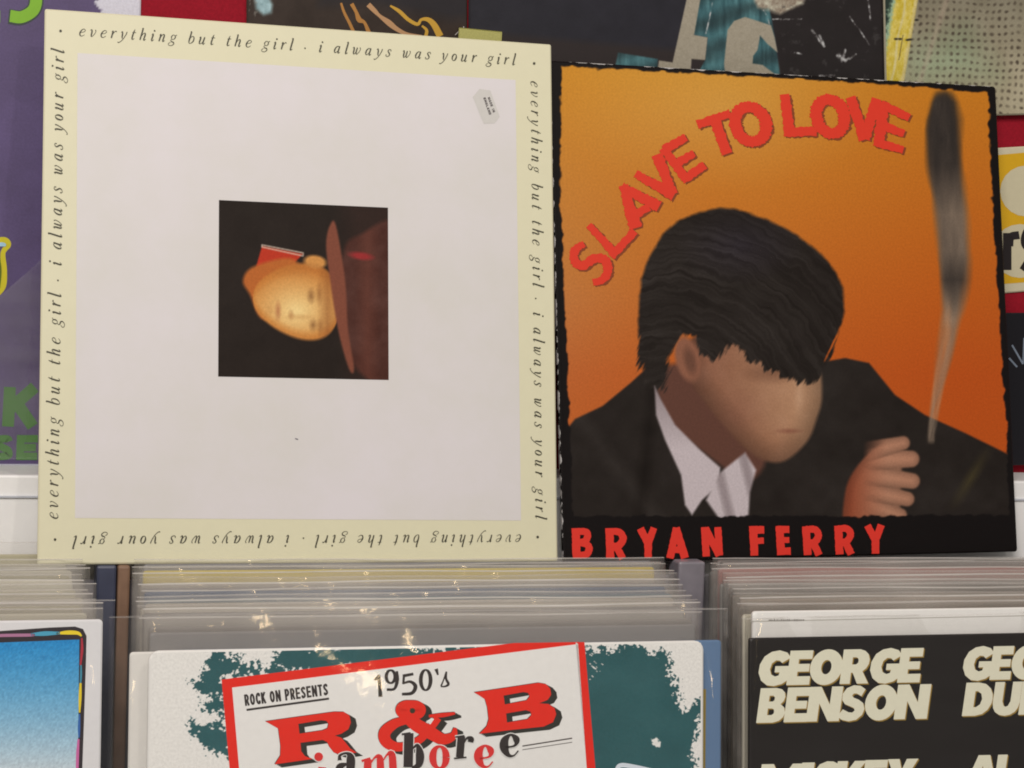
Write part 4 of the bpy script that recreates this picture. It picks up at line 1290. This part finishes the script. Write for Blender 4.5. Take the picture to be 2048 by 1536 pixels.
AMP = [(J((962, 292, 66), (985, 350, 74), (1040, 410, 78), (1120, 455, 78), (1200, 498, 66), (1262, 480, 48), (1276, 432, 20)), False),
       (J(*[(1012 + 58 * math.cos(t), 326 + 34 * math.sin(t), 48 + 16 * abs(math.cos(t))) for t in np.linspace(0, 6.283, 12, endpoint=False)]), True),
       (J((1000, 385, 40), (920, 405, 56), (858, 460, 70), (872, 520, 66), (950, 545, 52), (1060, 505, 46), (1130, 430, 46), (1175, 372, 44)), False),
       (J((1120, 362, 16), (1200, 356, 26), (1275, 345, 14)), False)]


def amp(ink_, off):
    for pts, cl in AMP:
        P = np.array(pts); P[:, :2] += off
        ink_.stroke(P, closed=cl, n=6)


OFFS = ((-1.0, -.9), (1.0, .4), (4, 2), (7, 3.7), (10, 5.2), (12.5, 6.5))
for which in ('R', 'B', 'amp'):
    blk = Ink(fC, 4); red = Ink(fC, 5)
    for off in OFFS:
        mv = lambda L: [(a + off[0], b + off[1]) for a, b in L]
        if which == 'amp':
            amp(blk, off)
        else:
            pl, hs = (Rp, [Rh]) if which == 'R' else (Bp, Bh)
            blk.poly(mv(pl), holes=[mv(h_) for h_ in hs])
    if which == 'amp':
        amp(red, (0, 0))
    else:
        red.poly(pl, holes=hs)
    blk.build('letter_shadow', (44, 42, 36)); red.build('letter', (222, 36, 18))
ink = Ink(fC, 5.4); ink.disc(J((1022, 330))[0], 5.4); ink.build('letter_counter', (52, 46, 30))
ink = Ink(fC, 5.4)
ink.poly(J((1104, 392), (1138, 372), (1150, 380), (1128, 412))); ink.build('letter_counter', WHITE)


def jam(ink_, grow):
    g = grow * 2.968
    st = {
     'blk': [[(1000, 462, 56), (996, 664, 56)], [(958, 470, 12), (1010, 462, 12)], [(1018, 560, 8), (1050, 534, 20), (1066, 590, 50), (1058, 650, 40), (1018, 668, 10)],
             [(1312, 480, 46), (1302, 606, 46)], [(1268, 613, 10), (1342, 606, 10)], [(1275, 486, 10), (1330, 478, 10)], [(1328, 520, 8), (1345, 492, 14), (1368, 498, 36), (1366, 516, 30)],
             [(1572, 548, 10), (1628, 536, 14), (1638, 500, 40), (1604, 472, 14), (1570, 505, 46), (1566, 550, 52), (1590, 592, 26), (1622, 596, 10), (1650, 566, 8)],
             [(590, 622, 24), (592, 594, 16), (632, 582, 16), (655, 612, 50), (652, 700, 50)], [(640, 642, 8), (592, 662, 42), (592, 706, 40), (640, 716, 10)]],
     'red': [[(1182 + 40 * math.cos(t), 606 + 64 * math.sin(t), 14 + 30 * abs(math.cos(t)) ** 1.4) for t in np.linspace(0, 6.283, 14)],
             [(1420, 614, 10), (1476, 602, 14), (1486, 566, 40), (1452, 537, 14), (1418, 570, 46), (1414, 615, 52), (1438, 657, 26), (1470, 661, 10), (1498, 631, 8)],
             [(758, 618, 46), (752, 720, 46)], [(720, 628, 14), (772, 612, 14)], [(775, 640, 8), (800, 606, 14), (828, 612, 40), (832, 720, 46)], [(850, 622, 8), (872, 590, 14), (900, 592, 42), (908, 720, 46)],
             [(486, 664, 46), (478, 760, 46)]]}
    return st, g


st, _ = jam(None, 0)
hal = Ink(fC, 6)
for kind in ('blk', 'red'):
    for s_ in st[kind]:
        P = np.array(J(*s_)); P[:, 2] += 3.4
        hal.stroke(P, n=5)
hal.disc(J((465, 603))[0], 10.6)
hal.build('letter_halo', WHITE)
for kind, colr in (('blk', BLK), ('red', (212, 46, 44))):
    ink = Ink(fC, 7.4)
    for s_ in st[kind]:
        ink.stroke(J(*s_), n=5)
    if kind == 'red':
        ink.disc(J((465, 603))[0], 8.8)
    ink.build('lettering', colr)
ink = Ink(fC, 4)
ink.stroke(J((1675, 540), (1970, 493)), 2.4, smooth=False); ink.stroke(J((1675, 562), (1970, 517)), 1.3, smooth=False)
ink.build('ruled_line', (70, 60, 56))
ink = Ink(fC, 2)
ink.stroke([(1232, 1546), (1240, 1531), (1270, 1534), (1330, 1548)], 9); ink.build('pale_box', (206, 210, 218))

# spine strip seen beside the red framed cover
ink = Ink(fBlue, 1)
ink.stroke([(1408, 1378), (1404, 1800)], 8, smooth=False); ink.build('mustard_strip', (140, 118, 48))

# ---- lettering of the black cover
Bx = lambda *p: [q[:2] for q in crop(1480, 1270, 3.606, p)]


FAT = {
 'E': ([(0, 0), (1, 0), (1, .25), (.42, .25), (.42, .385), (.92, .385), (.92, .61), (.42, .61), (.42, .75), (1, .75), (1, 1), (0, 1)], []),
 'L': ([(0, 0), (1, 0), (1, .27), (.42, .27), (.42, 1), (0, 1)], []),
 'N': ([(0, 0), (.34, 0), (.34, .52), (.66, 0), (1, 0), (1, 1), (.66, 1), (.66, .48), (.34, 1), (0, 1)], []),
 'M': ([(0, 0), (.26, 0), (.26, .55), (.42, .1), (.58, .1), (.74, .55), (.74, 0), (1, 0), (1, 1), (.72, 1), (.5, .5), (.28, 1), (0, 1)], []),
 'I': ([(0, 0), (1, 0), (1, 1), (0, 1)], []),
 'A': ([(0, 0), (.34, 0), (.39, .2), (.61, .2), (.66, 0), (1, 0), (.68, 1), (.32, 1)], [[(.44, .42), (.56, .42), (.5, .68)]]),
 'K': ([(0, 0), (.36, 0), (.36, .38), (.62, 0), (1.05, 0), (.64, .54), (1.02, 1), (.6, 1), (.36, .66), (.36, 1), (0, 1)], []),
 'Y': ([(.32, 0), (.68, 0), (.68, .4), (1, 1), (.62, 1), (.5, .66), (.38, 1), (0, 1), (.32, .4)], []),
 'O': ([(.5 + .51 * math.cos(t), .5 + .52 * math.sin(t)) for t in np.linspace(0, 6.283, 28, endpoint=False)],
       [[(.5 + .16 * math.cos(t), .5 + .21 * math.sin(t)) for t in np.linspace(0, 6.283, 16, endpoint=False)]]),
 'D': ([(0, 0), (.45, 0), (.7, .05), (.88, .18), (.98, .36), (1, .5), (.98, .64), (.88, .82), (.7, .95), (.45, 1), (0, 1)],
       [[(.36, .26), (.45, .26), (.58, .34), (.63, .5), (.58, .66), (.45, .74), (.36, .74)]]),
 'R': ([(0, 0), (.36, 0), (.36, .32), (.42, .32), (.62, 0), (1.02, 0), (.76, .36), (.88, .44), (.96, .57), (.97, .70), (.91, .85), (.78, .95), (.6, 1), (0, 1)],
       [[(.36, .56), (.5, .56), (.57, .61), (.58, .68), (.55, .74), (.48, .77), (.36, .77)]]),
 'B': ([(0, 0), (.6, 0), (.82, .05), (.96, .16), (1, .28), (.95, .43), (.8, .53), (.9, .62), (.94, .74), (.9, .87), (.78, .96), (.58, 1), (0, 1)],
       [[(.36, .22), (.52, .22), (.59, .26), (.6, .33), (.57, .39), (.5, .41), (.36, .41)], [(.36, .61), (.5, .61), (.56, .65), (.56, .73), (.5, .78), (.36, .78)]]),
 'U': ([(0, 1), (.35, 1), (.35, .42), (.42, .28), (.5, .25), (.58, .28), (.65, .42), (.65, 1), (1, 1), (1, .38), (.96, .22), (.87, .1), (.7, .01), (.5, -.02), (.3, .01), (.13, .1), (.04, .22), (0, .38)], []),
 'C': ([(.97, .93), (.75, 1.01), (.5, 1.02), (.22, .93), (.04, .7), (0, .48), (.06, .24), (.24, .06), (.5, -.02), (.76, 0), (.97, .08), (.97, .38), (.78, .29), (.6, .27), (.42, .33), (.35, .5), (.42, .67), (.6, .73), (.78, .71), (.97, .62)], []),
 'G': ([(.98, .80), (.85, .95), (.6, 1.02), (.35, .98), (.14, .85), (.02, .62), (.01, .38), (.12, .15), (.32, .01), (.55, -.02), (.8, .04), (.98, .16), (.98, .56), (.52, .56), (.52, .38), (.68, .38), (.66, .29), (.55, .26), (.42, .32), (.36, .47), (.4, .64), (.52, .73), (.64, .72), (.72, .65)], []),
 'S': ([(.9, .9), (.7, 1.0), (.45, 1.02), (.2, .94), (.07, .78), (.08, .6), (.2, .48), (.42, .41), (.56, .36), (.6, .29), (.52, .23), (.38, .24), (.15, .33), (-.02, .13), (.15, .03), (.42, -.02), (.7, .02), (.9, .16), (.96, .33), (.88, .5), (.7, .6), (.5, .66), (.43, .72), (.48, .78), (.6, .78), (.78, .70)], []),
}


def fat_poly(ink_, ch, bl, br, tl, off):
    bl, br, tl = (np.asarray(p, float) + np.asarray(off, float) for p in (bl, br, tl))
    outer, holes = FAT[ch]
    mp_ = lambda L: [tuple(bl + (br - bl) * x_ + (tl - bl) * z_) for x_, z_ in L]
    ink_.poly(mp_(outer), holes=[mp_(h_) for h_ in holes])


def fat(rows, layer, col, off):
    ink_ = Ink(fR, layer)
    for ch, x0, x1, yb, yt_, sh in rows:
        bl, br, tl = Bx((x0, yb), (x1, yb - (x1 - x0) * .02), (x0 + sh, yt_))
        fat_poly(ink_, ch, bl, np.array(bl) + (np.array(br) - np.array(bl)) * 1.07, tl, off)
    return ink_.build('lettering' if layer > 1.5 else 'lettering_shadow', col)


rows = []
for ch, x0, x1 in (('G', 118, 330), ('E', 332, 486), ('O', 490, 706), ('R', 716, 905), ('G', 922, 1132), ('E', 1130, 1282)):
    d = -(x0 - 118) * .022
    rows.append((ch, x0, x1, 366 + d, 118 + d, 32))
for ch, x0, x1 in (('B', 115, 300), ('E', 312, 466), ('N', 472, 695), ('S', 700, 880), ('O', 886, 1098), ('N', 1106, 1330)):
    d = -(x0 - 115) * .026
    rows.append((ch, x0, x1, 634 + d, 384 + d, 34))
for ch, x0, x1 in (('G', 1592, 1796), ('E', 1796, 1936), ('O', 1944, 2150), ('R', 2160, 2340), ('G', 2350, 2550), ('E', 2556, 2700)):
    d = -(x0 - 1592) * .022
    rows.append((ch, x0, x1, 328 + d, 86 + d, 32))
for ch, x0, x1 in (('D', 1598, 1790), ('U', 1808, 1990), ('K', 2004, 2200), ('E', 2206, 2350)):
    d = -(x0 - 1598) * .022
    rows.append((ch, x0, x1, 584 + d, 344 + d, 34))
for ch, x0, x1 in (('M', 120, 410), ('I', 412, 496), ('C', 500, 670), ('K', 668, 860), ('E', 868, 1020), ('Y', 1030, 1235)):
    d = -(x0 - 120) * .04
    rows.append((ch, x0, x1, 1170 + d, 932 + d, 36))
for ch, x0, x1 in (('A', 1610, 1830), ('L', 1826, 1980)):
    d = -(x0 - 1610) * .022
    rows.append((ch, x0, x1, 1106 + d, 868 + d, 34))
fat(rows, 1, (138, 112, 40), (2.4, 2.4))
fat(rows, 1.4, (150, 110, 50), (1.2, 1.2))
fat(rows, 2, (218, 210, 184), (0, 0))
ink = Ink(fW, 1)
x = 1537.0
while x < 1606:
    w_ = random.uniform(1.2, 3.0)
    ink.stroke([(x, 1240.5 - .004 * (x - 1537)), (x + w_, 1240.5 - .004 * (x - 1537))], random.uniform(2.4, 4.2), smooth=False)
    x += w_ + random.uniform(.6, 1.6)
ink.build('tiny_print', (120, 112, 104))
ink = Ink(fW, 1)
ink.stroke([(1500, 1243), (2300, 1226)], 1.6, smooth=False); ink.build('fold_line', (176, 168, 156))

# ------------------------------------------------------------------ the bin
bn = bpy.data.objects.new('record_bin', None)
bn.location = (0.2, -0.05, -0.36)
COL.objects.link(bn)
tag(bn, 'grey record bin with upright dividers holding three stacks of records', 'bin')
M_BIN = mat_print((118, 112, 116), 0.5, 0.4, 0.08, scale=40)


def bin_part(name, lo, hi, mat=M_BIN):
    o = box(name, lo, hi, mat, bn)
    o.location = (-0.2, 0.05, 0.36)
    return o


bin_part('floor', (-0.34, -0.20, -0.372), (0.76, 0.0195, -0.354))
bin_part('back_panel', (-0.34, 0.0130 + 0.004, -0.3535), (0.76, 0.0195, -0.012))
bin_part('front_panel', (-0.34, -0.20, -0.3535), (0.76, -0.19, -0.25))
bin_part('divider', (0.0335, -0.0022, -0.3535), (0.0450, 0.0165, -0.0006), mat_print((62, 64, 80), 0.35, 0.5, 0.1, scale=90))
bin_part('divider', (0.0456, -0.0030, -0.3535), (0.0528, 0.0165, -0.0006), mat_print((128, 98, 78), 0.5, 0.3, 0.12, scale=90))
bin_part('divider', (0.3950, -0.0022, -0.3535), (0.4130, 0.0165, -0.0006), mat_print((126, 118, 122), 0.4, 0.4, 0.1, scale=90))
